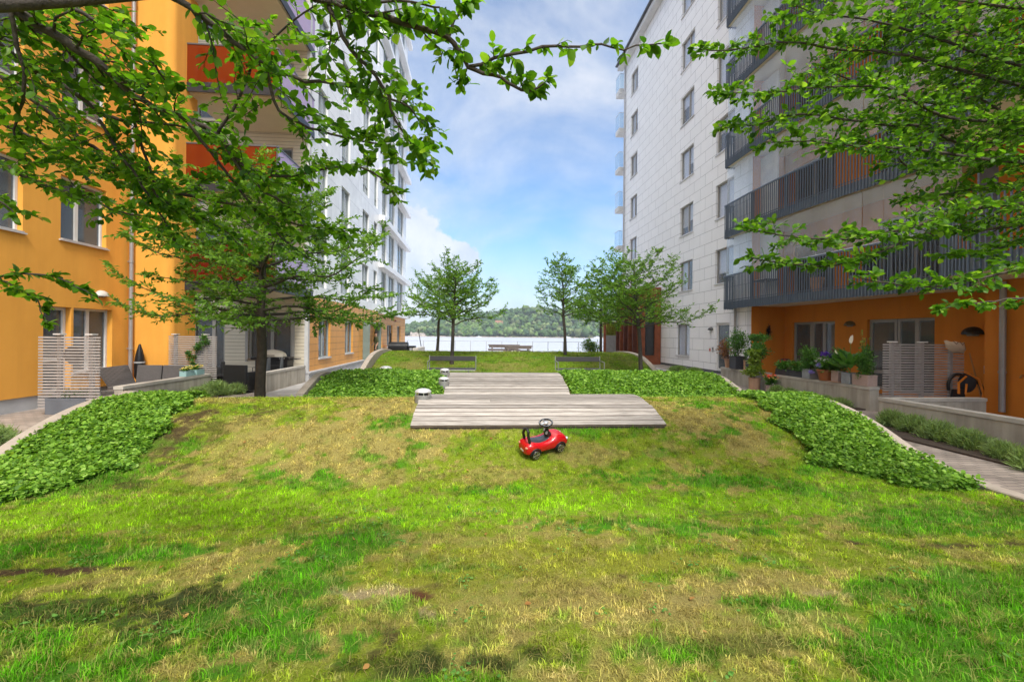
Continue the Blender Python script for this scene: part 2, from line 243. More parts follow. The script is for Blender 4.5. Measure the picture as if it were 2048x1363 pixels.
# ------------------------------------------------------------------ object helpers
def tag(o, label=None, cat=None, group=None, kind=None):
    if label: o['label'] = label
    if cat: o['category'] = cat
    if group: o['group'] = group
    if kind: o['kind'] = kind
    return o
def thing(name, label, cat, loc=(0, 0, 0), group=None, rz=0):
    o = bpy.data.objects.new(name, None); o.empty_display_size = .2; col.objects.link(o); o.location = loc; o.rotation_euler = (0, 0, rz)
    return tag(o, label, cat, group)
def rootloc(p):
    v = Vector((0, 0, 0))
    while p: v += p.location; p = p.parent
    return v
class MB:
    def __init__(s): s.v = []; s.f = []
    def add(s, vs, fs, M=None):
        k = len(s.v)
        for v in vs: s.v.append(tuple(M @ Vector(v)) if M is not None else tuple(v))
        for f in fs: s.f.append(tuple(i + k for i in f))
        return s
    def box(s, a, b, M=None, bev=0):
        x0, y0, z0 = [min(a[i], b[i]) for i in range(3)]; x1, y1, z1 = [max(a[i], b[i]) for i in range(3)]
        if bev:
            e = min(bev, (x1 - x0) * .45, (y1 - y0) * .45, (z1 - z0) * .45); lo = (x0, y0, z0); hi = (x1, y1, z1); vs = []; idx = {}
            for c in range(8):
                sg = [(c >> i) & 1 for i in range(3)]
                for ax in range(3):
                    p = [hi[i] if sg[i] else lo[i] for i in range(3)]
                    for i in range(3):
                        if i != ax: p[i] += -e if sg[i] else e
                    idx[c, ax] = len(vs); vs.append(tuple(p))
            fs = [tuple(idx[c, ax] for ax in range(3)) for c in range(8)]
            for ax in range(3):
                u, v = [i for i in range(3) if i != ax]
                for sd in (0, 1):
                    cs = [sum((bit << k) for k, bit in ((ax, sd), (u, a), (v, b))) for a, b in ((0, 0), (1, 0), (1, 1), (0, 1))]
                    fs.append(tuple(idx[c, ax] for c in cs))
                for a in (0, 1):
                    for b in (0, 1):
                        c0 = (a << u) | (b << v); c1 = c0 | (1 << ax); fs.append((idx[c0, u], idx[c0, v], idx[c1, v], idx[c1, u]))
            cen = Vector(((x0 + x1) / 2, (y0 + y1) / 2, (z0 + z1) / 2)); out = []
            for f in fs:
                P = [Vector(vs[i]) for i in f]; n = (P[1] - P[0]).cross(P[2] - P[0]); m = sum(P, Vector()) / len(P) - cen
                out.append(f if n.dot(m) > 0 else f[::-1])
            fs = out
            return s.add(vs, fs, M)
        return s.add([(x0, y0, z0), (x1, y0, z0), (x1, y1, z0), (x0, y1, z0), (x0, y0, z1), (x1, y0, z1), (x1, y1, z1), (x0, y1, z1)],
                     [(3, 2, 1, 0), (4, 5, 6, 7), (0, 1, 5, 4), (1, 2, 6, 5), (2, 3, 7, 6), (3, 0, 4, 7)], M)
    def cbox(s, c, d, M=None, bev=0): return s.box([c[i] - d[i] / 2 for i in range(3)], [c[i] + d[i] / 2 for i in range(3)], M, bev)
    def tube(s, pts, r, n=8, cap=True, M=None):
        pts = [Vector(p) for p in pts]; rs = r if isinstance(r, (list, tuple)) else [r] * len(pts); vs = []; up = None
        for i, p in enumerate(pts):
            d = (pts[min(i + 1, len(pts) - 1)] - pts[max(i - 1, 0)]).normalized()
            if up is None: up = Vector((0, 0, 1)) if abs(d.z) < .9 else Vector((1, 0, 0))
            a = d.cross(up); 
            if a.length < 1e-4: a = d.orthogonal()
            a.normalize(); b = a.cross(d).normalized(); up = b
            for k in range(n): t = 2 * math.pi * k / n; vs.append(p + (a * math.cos(t) + b * math.sin(t)) * rs[i])
        fs = [(i * n + k, i * n + (k + 1) % n, (i + 1) * n + (k + 1) % n, (i + 1) * n + k) for i in range(len(pts) - 1) for k in range(n)]
        if cap: fs += [tuple(range(n - 1, -1, -1)), tuple(range((len(pts) - 1) * n, len(pts) * n))]
        return s.add(vs, fs, M)
    def lathe(s, prof, n=20, M=None, sq=0):
        vs = []
        for r, z in prof:
            for k in range(n): t = 2 * math.pi * k / n; vs.append((r * math.cos(t), r * math.sin(t), z))
        m = len(prof); fs = [(i * n + k, i * n + (k + 1) % n, (i + 1) * n + (k + 1) % n, (i + 1) * n + k) for i in range(m - 1) for k in range(n)]
        fs += [tuple(range(n - 1, -1, -1)), tuple(range((m - 1) * n, m * n))]
        return s.add(vs, fs, M)
    def ell(s, c, r, n=12, m=8, M=None):
        vs = [(c[0], c[1], c[2] - r[2])]
        for i in range(1, m):
            t = math.pi * i / m
            for k in range(n): a = 2 * math.pi * k / n; vs.append((c[0] + r[0] * math.sin(t) * math.cos(a), c[1] + r[1] * math.sin(t) * math.sin(a), c[2] - r[2] * math.cos(t)))
        vs.append((c[0], c[1], c[2] + r[2])); q = len(vs) - 1
        fs = [(0, 1 + (k + 1) % n, 1 + k) for k in range(n)] + [(q, 1 + (m - 2) * n + k, 1 + (m - 2) * n + (k + 1) % n) for k in range(n)]
        fs += [(1 + i * n + k, 1 + i * n + (k + 1) % n, 1 + (i + 1) * n + (k + 1) % n, 1 + (i + 1) * n + k) for i in range(m - 2) for k in range(n)]
        return s.add(vs, fs, M)
    def build(s, name, m, parent=None, smooth=False, local=False):
        me = bpy.data.meshes.new(name); off = Vector((0, 0, 0)) if local or parent is None else rootloc(parent)
        me.from_pydata([(v[0] - off.x, v[1] - off.y, v[2] - off.z) for v in s.v], [], s.f); me.materials.append(m)
        if smooth:
            me.shade_smooth()
            if smooth != 2: me.set_sharp_from_angle(angle=R(40))
        o = bpy.data.objects.new(name, me); col.objects.link(o); o.parent = parent
        return o
def npmesh(name, V, F, m, parent=None, smooth=False, albedo=None, off=None):
    """V (n,3), F (m,k) same-size faces (k = 3 or 4) or a list of such arrays"""
    Fs = F if isinstance(F, list) else [F]
    if parent is not None:
        p = rootloc(parent); V = V - np.array((p.x, p.y, p.z))
    me = bpy.data.meshes.new(name); me.vertices.add(len(V)); me.vertices.foreach_set('co', V.astype(np.float32).ravel())
    nl = sum(f.size for f in Fs); nf = sum(len(f) for f in Fs); me.loops.add(nl); me.polygons.add(nf)
    me.loops.foreach_set('vertex_index', np.concatenate([f.ravel() for f in Fs]).astype(np.int32))
    st = []; tot = []; k = 0
    for f in Fs: st.append(k + np.arange(len(f)) * f.shape[1]); tot.append(np.full(len(f), f.shape[1])); k += f.size
    me.polygons.foreach_set('loop_start', np.concatenate(st).astype(np.int32))
    if smooth: me.polygons.foreach_set('use_smooth', np.ones(nf, dtype=bool))
    if albedo is not None:
        a = me.color_attributes.new('albedo', 'FLOAT_COLOR', 'POINT'); c = np.ones((len(V), 4), np.float32); c[:, :3] = albedo; a.data.foreach_set('color', c.ravel())
    me.materials.append(m); me.update(calc_edges=True); me.validate()
    o = bpy.data.objects.new(name, me); col.objects.link(o); o.parent = parent; return o
def copy_tree(o, parent=None):
    c = o.copy(); col.objects.link(c); c.parent = parent
    for ch in list(o.children): copy_tree(ch, c)
    return c

# ---- leaves: many small bent blades in one mesh
LV_BIG = np.array([(0, 0, 0), (.2, 0, -.02), (.5, 0, -.035), (.8, 0, -.05), (1, 0, -.12), (.2, .22, .04), (.5, .30, .05), (.82, .19, 0), (.2, -.22, .04), (.5, -.30, .05), (.82, -.19, 0)])
LF4 = np.array([(1, 2, 6, 5), (2, 3, 7, 6), (2, 1, 8, 9), (3, 2, 9, 10)]); LF3 = np.array([(0, 1, 5), (3, 4, 7), (1, 0, 8), (4, 3, 10)])
LV_S = np.array([(0, 0, 0), (.45, .25, .05), (1, 0, -.08), (.45, -.25, .05)]); LS4 = np.array([(0, 3, 2, 1)])
def leaves(name, P, D, U, S, m, parent=None, big=True, wid=1.):
    """P base points, D directions, U rough upward normals, S lengths"""
    P, D, U, S = map(np.asarray, (P, D, U, S)); D = D / (np.linalg.norm(D, axis=1)[:, None] + 1e-9)
    Sd = np.cross(U, D); Sd /= (np.linalg.norm(Sd, axis=1)[:, None] + 1e-9); Nn = np.cross(D, Sd)
    T = LV_BIG if big else LV_S; k = len(T)
    rw = (np.random.RandomState(3).uniform(.8, 1.25, len(P)) * wid)
    V = P[:, None, :] + S[:, None, None] * (T[None, :, 0, None] * D[:, None, :] + T[None, :, 1, None] * rw[:, None, None] * Sd[:, None, :] + T[None, :, 2, None] * Nn[:, None, :])
    b = (np.arange(len(P)) * k)[:, None, None]
    F = [(LF4[None] + b).reshape(-1, 4), (LF3[None] + b).reshape(-1, 3)] if big else [(LS4[None] + b).reshape(-1, 4)]
    return npmesh(name, V.reshape(-1, 3), F, m, parent, smooth=big)

# ------------------------------------------------------------------ the ground: waves of turf
PY = [-3, 1.0, 2.3, 3.4, 4.2, 4.8, 5.5, 6.1, 6.6, 7.2, 7.8, 8.5, 9.1, 9.7, 10.3, 11.0, 11.8, 12.6, 13.4, 14.1, 14.8, 15.5, 16.3, 17.4, 18.6, 20.0, 21.4, 22.4]
PZ = [.24, .20, .15, .085, .06, .075, .21, .45, .60, .69, .65, .46, .42, .59, .75, .755, .52, .32, .33, .55, .80, .98, 1.06, 1.08, 1.0, .65, .2, -.03]
def prof(y):
    y = np.asarray(y, float); i = np.clip(np.searchsorted(PY, y) - 1, 0, len(PY) - 2); X = np.array(PY); Z = np.array(PZ); s = np.gradient(Z, X)
    h = X[i + 1] - X[i]; t = np.clip((y - X[i]) / h, 0, 1)
    return (2 * t ** 3 - 3 * t * t + 1) * Z[i] + (t ** 3 - 2 * t * t + t) * h * s[i] + (-2 * t ** 3 + 3 * t * t) * Z[i + 1] + (t ** 3 - t * t) * h * s[i + 1]
def ramp(a, b, v): t = np.clip((v - a) / (b - a), 0, 1); return t * t * (3 - 2 * t)
def gz(x, y):
    x = np.asarray(x, float); y = np.asarray(y, float)
    z = prof(y) + (fbm(x * .9 + 40, y * .9, 5, 2) - .5) * .05 * ramp(5.2, 4, y) + (fbm(x * 3 + 9, y * 3, 8, 2) - .5) * .02
    # left of the second wave the first one runs out to path level
    side = ramp(-3.2, -3.7, x) * ramp(7.6, 9.9, y)
    return z * (1 - side) + side * .02
def g1(x, y): return float(gz(np.array([x]), np.array([y]))[0])
def hit(px, py):
    r = ray(px, py); t = 1.0
    for i in range(6000):
        p = O + r * t
        if p.z < prof(p.y) : return p
        t += .005
    return p
XL0, XL1, XR = -5.42, -3.42, 5.66
def xleft(y): return XL0 if y < 9.6 else XL1
PATCH = [  # px, py in the photo, radius x, radius y (m), what, weight
    (1100, 1010, 7, .34, 'y', 1.3), (400, 1030, 3.5, .30, 'y', 1.2), (1900, 1030, 1.4, .35, 'g', .6),
    (1480, 965, .7, .22, 'g', .9), (1720, 930, .5, .5, 'g', .9), (1650, 990, .8, .22, 'g', .8), (1300, 955, .7, .18, 'g', .5), (560, 985, .5, .12, 'y', .5),
    (980, 985, .6, .15, 'g', .6), (800, 1010, .5, .12, 'y', .5), (60, 1100, .8, .25, 'g', 1), (250, 1110, .6, .15, 'g', .8), (700, 1080, .6, .13, 'g', .9), (1400, 1060, .6, .15, 'g', .8), (1250, 1045, .8, .14, 'g', .8),
    (560, 1200, .35, .35, 'g', 1.1), (480, 1290, .45, .25, 'g', 1.1), (640, 1130, .3, .2, 'g', .9), (60, 1280, .5, .4, 'g', .8), (230, 1330, .4, .2, 'g', .8),
    (1900, 1310, .5, .3, 'g', 1), (1830, 1180, .4, .25, 'g', .5), (1950, 1200, .5, .3, 'g', .6), (1300, 1310, .3, .12, 'g', .5), (1230, 1100, .4, .1, 'g', .4),
    (700, 870, 1.2, .45, 'd', 1), (600, 930, 1.2, .3, 'd', .8), (800, 820, .8, .4, 'd', .9), (1400, 830, .8, .5, 'd', 1), (1500, 880, .5, .4, 'd', .7), (1150, 1130, 1.4, .35, 'o', .7), (1500, 1180, 1.4, .3, 'd', .4), (1300, 1200, .9, .3, 'd', .35),
    (430, 850, .55, .40, 's', .42), (400, 830, .3, .2, 's', .4), (380, 930, .5, .3, 's', .25), (330, 880, .35, .3, 's', .4), (560, 830, .5, .3, 's', .25), (150, 1240, .9, .3, 'k', .85), (420, 1200, .5, .15, 'k', .65), (330, 1300, .4, .2, 'k', .6), (200, 1180, .5, .06, 's', .5), (1500, 1290, .5, .1, 'k', .4), (1050, 1320, .5, .08, 'k', .45), (820, 1330, .4, .1, 'k', .4), (900, 1010, 4, .14, 'y', .8), (300, 1010, 2, .2, 'y', .7), (1500, 1010, 2.5, .12, 'y', .5), (1700, 960, .8, .25, 'y', .5), (270, 970, .18, .07, 's', .6),
    (60, 1145, .45, .05, 's', 1.3), (170, 1140, .3, .04, 's', .9), (110, 1210, .3, .08, 's', .6), (255, 1235, .13, .05, 's', 1.1), (350, 1240, .08, .05, 's', .9), (830, 1190, .07, .06, 'r', 1.6), (870, 1170, .05, .04, 's', 1.1), (855, 1143, .04, .03, 's', .8),
    (780, 1270, .04, .08, 's', .6), (750, 1310, .06, .04, 's', .5), (740, 1190, .22, .08, 't', 1.2), (860, 1230, .08, .08, 't', .8), (1700, 1083, .09, .05, 's', 1.2), (1245, 1153, .03, .03, 's', 1.3), (2000, 1085, .5, .05, 's', .6), (1650, 1190, .25, .07, 't', .7), (1400, 1200, .2, .07, 't', .5), (1300, 950, .25, .05, 'r', .4), (1380, 862, .06, .06, 's', 1.1), (600, 835, .08, .1, 's', .6),
    (900, 740, 1.2, .3, 'g', .3), (1000, 730, .8, .3, 'd', .6), (820, 730, .6, .4, 'd', .5)]
PW = [(hit(a, b), rx, ry, k, wt) for a, b, rx, ry, k, wt in PATCH]
GC = {'k': (.055, .075, .018), 'g': (.085, .285, .008), 'y': (.25, .46, .010), 'd': (.41, .345, .10), 's': (.095, .055, .03), 'r': (.13, .042, .022), 't': (.44, .36, .19), 'b': (.235, .345, .014), 'o': (.31, .335, .035)}
def turf(x, y):
    """weights of the kinds of turf at a spot -> colour, blade length, how bare"""
    n = fbm(x * 1.1, y * 1.6, 21, 4); n2 = fbm(x * 4, y * 5, 31, 3); n3 = fbm(x * 13, y * 14, 41, 3)
    W = {'k': 0 * x, 'g': ramp(.50, .66, n) * .8 + ramp(.56, .7, n2) * .5, 'y': ramp(.45, .62, fbm(x * 1.3 + 7, y * 1.5, 51, 3)) * .35, 'd': ramp(.5, .62, fbm(x * 2 + 3, y * 2.5, 61, 4)) * .7 + ramp(.5, .65, n3) * .35,
         's': ramp(.70, .82, fbm(x * 5, y * 6, 71, 3)) * .8, 'r': 0 * x, 't': ramp(.66, .8, n3) * .5, 'b': .55 + 0 * x, 'o': .35 + 0 * x}
    ed = (n2 - .5) * 2.4 + (n3 - .5) * 2.2
    for p, rx, ry, k, wt in PW:
        d = np.sqrt(((x - p.x) / rx) ** 2 + ((y - p.y) / ry) ** 2) + ed
        W[k] = W[k] + wt * 2.2 * ramp(1.25, .35, d)
    W['s'] = W['s'] * .78
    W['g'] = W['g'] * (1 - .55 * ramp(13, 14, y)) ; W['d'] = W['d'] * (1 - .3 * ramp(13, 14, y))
    s = sum(v ** 3 for v in W.values()) + 1e-6
    c = sum((v ** 3 / s)[:, None] * np.array(GC[k])[None] for k, v in W.items())
    ln = sum(v ** 3 / s * {'k': .8, 'g': 1.3, 'y': .9, 'd': .55, 's': .35, 'r': .2, 't': .45, 'b': .6, 'o': .6}[k] for k, v in W.items())
    bare = (W['s'] ** 3 + W['r'] ** 3 * 1.3 + .5 * W['t'] ** 3) / s
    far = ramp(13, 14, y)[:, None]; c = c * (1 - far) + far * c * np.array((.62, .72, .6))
    return c, ln, bare
def sheet(name, x0f, x1f, y0, y1, nx, ny, zf, m, smooth=True, alb=None):
    ys = np.linspace(y0, y1, ny); V = np.zeros((ny, nx, 3))
    for j, y in enumerate(ys): V[j, :, 0] = np.linspace(x0f(y), x1f(y), nx); V[j, :, 1] = y
    V = V.reshape(-1, 3); V[:, 2] = zf(V[:, 0], V[:, 1]); i = np.arange(ny - 1)[:, None] * nx + np.arange(nx - 1)[None]; i = i.ravel()
    F = np.stack([i, i + 1, i + nx + 1, i + nx], 1)
    return npmesh(name, V, F, m, None, smooth, alb(V) if alb is not None else None)
LAWN = attrmat('turf_soil', .95, 0, 120.)
lawn_alb = lambda V: turf(V[:, 0], V[:, 1])[0] * .72
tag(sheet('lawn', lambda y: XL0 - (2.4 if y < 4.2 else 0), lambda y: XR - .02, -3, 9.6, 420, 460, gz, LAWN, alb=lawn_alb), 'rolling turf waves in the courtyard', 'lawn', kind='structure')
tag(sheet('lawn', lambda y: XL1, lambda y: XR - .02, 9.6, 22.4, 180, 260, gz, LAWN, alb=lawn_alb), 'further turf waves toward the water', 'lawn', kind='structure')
g = MB(); g.box((-70, -60, -.4), (70, 41.6, 0)); tag(g.build('courtyard_ground', PAVE), 'brown clinker paving of the courtyard', 'paving', kind='structure')
g = MB(); g.box((-5.98, 9.7, .004), (-3.44, 40, .008)); g.box((-3.44, 22.3, .004), (9.8, 41.2, .008)); tag(g.build('slab_path', SLABS), 'pale grey slab path beside the panelled wall', 'path', kind='structure')
g = MB(); g.box((-70, 41.6, -6), (70, 42.0, -.02)); g.box((-70, 41.45, .0), (70, 42.1, .12)); tag(g.build('quay_edge', CONCT), 'concrete quay edge', 'quay', kind='structure')

def ribbon(name, x0, x1, y0, y1, lab, dz=.07, endz=0):
    n = int((y1 - y0) / .12) + 2; m = MB(); vs = []
    for i in range(n):
        y = y0 + (y1 - y0) * i / (n - 1); z = float(prof(y)) + dz
        if name == 'kerb' and x0 < -4 and y > 7.6: z = z * (1 - float(ramp(7.6, 9.9, y))) + .05
        z = max(z, .03)
        vs += [(x0, y, -.1), (x0, y, z - .012), (x0 + .012, y, z), (x1 - .012, y, z), (x1, y, z - .012), (x1, y, -.1)]
    fs = [(i * 6 + k, i * 6 + k + 1, i * 6 + k + 7, i * 6 + k + 6) for i in range(n - 1) for k in range(5)] + [(5, 4, 3, 2, 1, 0), tuple((n - 1) * 6 + k for k in range(6))]
    m.add(vs, fs); return tag(m.build(name, KERB, smooth=True), lab, 'kerb', kind='structure')
ribbon('kerb', 5.62, 5.80, 3.6, 22.2, 'wavy concrete edging beside the right hand path', .05)
ribbon('kerb', -5.56, -5.40, 4.2, 9.75, 'wavy concrete edging beside the left hand path')
ribbon('kerb', -3.58, -3.42, 9.3, 22.2, 'wavy concrete edging beside the slab path')

# blades of grass
def grass(name, regions, lab):
    rs = np.random.RandomState(11); PX = []; PYY = []
    for x0, x1, y0, y1, dens in regions:
        n = int((x1 - x0) * (y1 - y0) * dens); PX.append(rs.uniform(x0, x1, n)); PYY.append(rs.uniform(y0, y1, n))
    x = np.concatenate(PX); y = np.concatenate(PYY)
    # tufts: pull part of the blades toward clump centres
    tuft = fbm(x * 9, y * 9, 77, 2); keep0 = rs.uniform(0, 1, len(x)) < .22 + 1.1 * ramp(.35, .65, tuft)
    x, y = x[keep0], y[keep0]
    c, ln, bare = turf(x, y); keep = rs.uniform(0, 1, len(x)) > bare * .85
    onbed = ((x > .9 * 0 - .95) & (x < 2.68) & (y > 6.14) & (y < 8.0)) | ((x > -.72) & (x < 1.97) & (y > 7.9) & (y < 11))
    ivy = inivy(x, y); keep &= ~onbed & ~ivy & (x > np.where(y < 9.6, np.where(y < 4.2, -7.6, XL0), XL1)) & (x < XR)
    x, y, c, ln = x[keep], y[keep], c[keep], ln[keep]; n = len(x)
    tf = fbm(x * 22, y * 22, 401, 2); tg = fbm(x * 6, y * 7, 402, 3); c = c * (.58 + .82 * ramp(.25, .75, tf))[:, None] * (.78 + .46 * ramp(.3, .7, tg))[:, None]
    warm = ramp(.55, .75, fbm(x * 11 + 5, y * 11, 403, 2))[:, None]; c = c * (1 - .5 * warm) + .5 * warm * c.mean(1)[:, None] * np.array((1.4, 1.12, .55)); ln = ln * (.65 + .8 * tf)
    z = gz(x, y) - .004
    h = (.011 + .0205 * ln) * rs.uniform(.3, 1.5, n) * (1 + .8 * (rs.uniform(0, 1, n) > .94)); wd = rs.uniform(.0012, .0026, n) * (1 + .12 * np.clip(y - 3, 0, 12))
    az = rs.uniform(0, 2 * np.pi, n); lean = rs.uniform(.15, 1.15, n) * (1.3 - .35 * ln)
    dx, dy = np.cos(az), np.sin(az); sx, sy = -dy, dx
    dr = rs.uniform(0, 1, n); dry = dr > .87
    flat = (rs.uniform(0, 1, n) < .06); lean = np.where(flat, 1.75, lean); h = np.where(flat, h * 1.3 + .015, h)
    c = c * rs.uniform(.75, 1.45, n)[:, None] * 1.12; dry = dry | flat; c[dry] = c[dry] * .35 + np.array((.37, .30, .11)) * .65 * rs.uniform(.6, 1.2, dry.sum())[:, None]
    V = np.zeros((n, 5, 3))
    V[:, 0] = np.stack([x - sx * wd, y - sy * wd, z], 1); V[:, 1] = np.stack([x + sx * wd, y + sy * wd, z], 1)
    m1 = h * .55; l1 = lean * h * .25
    mxp = np.stack([x + dx * l1, y + dy * l1, z + m1 * np.cos(lean * .4)], 1)
    V[:, 2] = mxp - np.stack([sx, sy, 0 * x], 1) * (wd * .8)[:, None]; V[:, 3] = mxp + np.stack([sx, sy, 0 * x], 1) * (wd * .8)[:, None]
    l2 = lean * h * .95; V[:, 4] = np.stack([x + dx * l2, y + dy * l2, z + h * np.clip(np.cos(lean * .85), .12, 1)], 1)
    b = (np.arange(n) * 5)[:, None]; F4 = np.array([[0, 1, 3, 2]]) + b; F3 = np.array([[2, 3, 4]]) + b
    return tag(npmesh(name, V.reshape(-1, 3), [F4, F3], attrmat('grass_blade', .75, .35, 0, .06), None, False, np.repeat(c, 5, 0)), lab, 'grass', kind='stuff')
def inivy(x, y):
    n = (fbm(x * 2.6, y * 2.6, 91, 4) - .5) * .75
    bl = np.interp(y, [4.5, 4.9, 5.4, 6.3, 7.2, 8.1, 9.0], [-4.7, -4.3, -4.05, -4.1, -4.35, -4.75, -5.1]); a = (x < bl + n) & (y > 4.55) & (y < 9.3) & (x > XL0 + .05)
    br = np.interp(y, [4.6, 4.8, 5.1, 6.1, 7.3, 8.2], [5.3, 4.6, 4.3, 4.3, 4.6, 4.9]); b = (x > br + n) & (y > 4.62) & (y < 8.6)
    c2 = (y > 8.45) & (y < 12.0 ) & (((x > XL1 + .05) & (x < -.70)) | (x > 1.98)) & (x < XR)
    return (a | b | c2) & (x < XR - .04)
grass('lawn_grass', [(-2.6, 3.6, 1.5, 2.6, 15000), (-3.4, 4.6, 2.6, 3.6, 11000), (-7.6, 5.7, 3.6, 5.0, 9000), (-5.4, 5.7, 5.0, 8.1, 10500), (-5.4, -3.4, 8.1, 9.6, 4500), (-3.4, 5.7, 13.2, 17.2, 3000), (-3.4, 5.7, 17.2, 21, 500)], 'short patchy grass, part green and part dried out')

# small weeds and fallen leaves in the near turf
def litter():
    rs = np.random.RandomState(77); cx = rs.uniform(-3.2, 4.2, 110); cy = rs.uniform(1.9, 4.6, 110); k = fbm(cx * 1.5, cy * 1.5, 88, 2) > .45; cx, cy = cx[k], cy[k]; m = rs.randint(6, 22, len(cx))
    x = np.repeat(cx, m) + rs.normal(0, .045, m.sum()); y = np.repeat(cy, m) + rs.normal(0, .045, m.sum()); n = len(x); a = rs.uniform(0, 6.28, n); z = gz(x, y) + rs.uniform(.008, .035, n)
    tag(leaves('clover', np.stack([x, y, z], 1), np.stack([np.cos(a), np.sin(a), rs.uniform(-.2, .3, n)], 1), rs.normal(0, .2, (n, 3)) + np.array((0, 0, 1)), rs.uniform(.010, .022, n), leafmat('clover_leaf', (.05, .15, .02), (.12, .27, .05), .2, .6, .2), None, True, 2.2), 'clover and small weeds scattered through the near lawn', 'weeds', kind='stuff')
    n = 46; x = rs.uniform(-3, 4, n); y = rs.uniform(2.0, 6.0, n); a = rs.uniform(0, 6.28, n); tag(leaves('fallen_leaves', np.stack([x, y, gz(x, y) + .02], 1), np.stack([np.cos(a), np.sin(a), rs.normal(0, .2, n)], 1), rs.normal(0, .4, (n, 3)) + np.array((0, 0, 1)), rs.uniform(.02, .042, n), leafmat('dead_leaf', (.22, .10, .03), (.40, .24, .08), .15, .8, .1), None, True, 1.3), 'dead leaves fallen on the lawn', 'leaves', kind='stuff')
# ground cover beds
litter()
def bed(lab, boxes, dens, size, big, seed):
    rs = np.random.RandomState(seed); X = []; Y = []
    for x0, x1, y0, y1 in boxes: n = int((x1 - x0) * (y1 - y0) * dens); X.append(rs.uniform(x0, x1, n)); Y.append(rs.uniform(y0, y1, n))
    x = np.concatenate(X); y = np.concatenate(Y); k = inivy(x, y); x, y = x[k], y[k]; n = len(x)
    hump = .035 + .14 * fbm(x * 3.2, y * 3.2, seed, 3); lay = rs.uniform(0, 1, n) ** .6
    z = gz(x, y) + hump * lay
    az = rs.uniform(0, 2 * np.pi, n); tilt = rs.normal(-.12, .55, n)
    D = np.stack([np.cos(az) * np.cos(tilt), np.sin(az) * np.cos(tilt), np.sin(tilt)], 1)
    U = np.stack([rs.normal(0, .5, n), rs.normal(-.12, .5, n), np.ones(n)], 1)
    S = size * rs.uniform(.4, 1.6, n)
    return tag(leaves('ground_cover', np.stack([x, y, z], 1), D, U, S, IVY, None, big, 1.75), lab, 'ground cover', kind='stuff')
bed('dense leafy ground cover bed on the left flank of the near wave', [(-5.4, -3.8, 4.5, 9.3)], 7500, .033, True, 3)
bed('dense leafy ground cover bed on the right flank of the near wave', [(4.0, 5.64, 4.6, 8.6)], 7500, .033, True, 4)
bed('leafy ground cover left of the narrow deck', [(-3.4, -.68, 8.4, 12)], 4200, .040, True, 5)
bed('leafy ground cover right of the narrow deck', [(1.95, 5.64, 8.4, 12)], 4200, .040, True, 6)

# ------------------------------------------------------------------ timber deck
def wood(name):
    m = bpy.data.materials.new(name); m.use_nodes = True; n, l = nodes(m); p = n['Principled BSDF']; p.inputs['Roughness'].default_value = .8
    g = n.new('ShaderNodeNewGeometry'); mp = n.new('ShaderNodeMapping'); mp.inputs['Scale'].default_value = (1.4, 26, 26); l.new(g.outputs['Position'], mp.inputs[0])
    ad = n.new('ShaderNodeVectorMath'); ad.operation = 'ADD'; cx = n.new('ShaderNodeCombineXYZ'); mm = n.new('ShaderNodeMath'); mm.operation = 'MULTIPLY'; mm.inputs[1].default_value = 31; l.new(g.outputs['Random Per Island'], mm.inputs[0]); l.new(mm.outputs[0], cx.inputs[0]); l.new(mp.outputs[0], ad.inputs[0]); l.new(cx.outputs[0], ad.inputs[1])
    nz = n.new('ShaderNodeTexNoise'); nz.inputs['Scale'].default_value = 2.2; nz.inputs['Detail'].default_value = 8; nz.inputs['Roughness'].default_value = .65; nz.inputs['Distortion'].default_value = .6; l.new(ad.outputs[0], nz.inputs['Vector'])
    r = n.new('ShaderNodeValToRGB'); e = r.color_ramp.elements; e[0].position = .33; e[0].color = (.17, .15, .13, 1); e[1].position = .66; e[1].color = (.49, .45, .41, 1); l.new(nz.outputs[0], r.inputs[0])
    rr = n.new('ShaderNodeMapRange'); rr.inputs['To Min'].default_value = .62; rr.inputs['To Max'].default_value = 1.28; l.new(g.outputs['Random Per Island'], rr.inputs['Value'])
    mu = n.new('ShaderNodeMix'); mu.data_type = 'RGBA'; mu.blend_type = 'MULTIPLY'; mu.inputs[0].default_value = 1; l.new(r.outputs[0], mu.inputs[6]); l.new(rr.outputs[0], mu.inputs[7]); l.new(mu.outputs[2], p.inputs['Base Color'])
    bp = n.new('ShaderNodeBump'); bp.inputs['Strength'].default_value = .5; bp.inputs['Distance'].default_value = .004; l.new(nz.outputs[0], bp.inputs['Height']); l.new(bp.outputs[0], p.inputs['Normal'])
    return m
DECKW = wood('weathered_deck_wood')
dk = thing('wooden_deck', 'weathered grey plank deck lying over the turf waves, wide in front and narrow behind', 'deck', (.9, 6.1, .4))
pk = MB(); y = 6.12; i = 0
DP = .065
while y < 10.72:
    wide = y < 7.98
    x0, x1 = (-.875, 2.63) if wide else (-.67, 1.93)
    ya, yb = y, y + .110; za, zb = float(prof(ya)) + DP, float(prof(yb)) + DP
    j0, j1 = rnd.uniform(-.006, .006), rnd.uniform(-.01, .01); zz = rnd.uniform(-.002, .002); t = .03
    cuts = [x0 + j0, x1 + j1] if rnd.random() < .75 else [x0 + j0, rnd.choice((.2, .8, 1.4)) + .0, x1 + j1]
    for a, b in zip(cuts[:-1], cuts[1:]):
        a += .001; b -= .001
        pk.add([(a, ya, za - t), (b, ya, za - t), (b, yb, zb - t), (a, yb, zb - t), (a, ya, za + zz), (b, ya, za + zz), (b, yb, zb + zz), (a, yb, zb + zz)], [(3, 2, 1, 0), (4, 5, 6, 7), (0, 1, 5, 4), (1, 2, 6, 5), (2, 3, 7, 6), (3, 0, 4, 7)])
    y += .1265; i += 1
po = pk.build('planks', DECKW, dk); po.data.materials.append(mat('deck_fascia_gap_shade', (.10, .075, .055), .9, .3, 9, .3, 40))
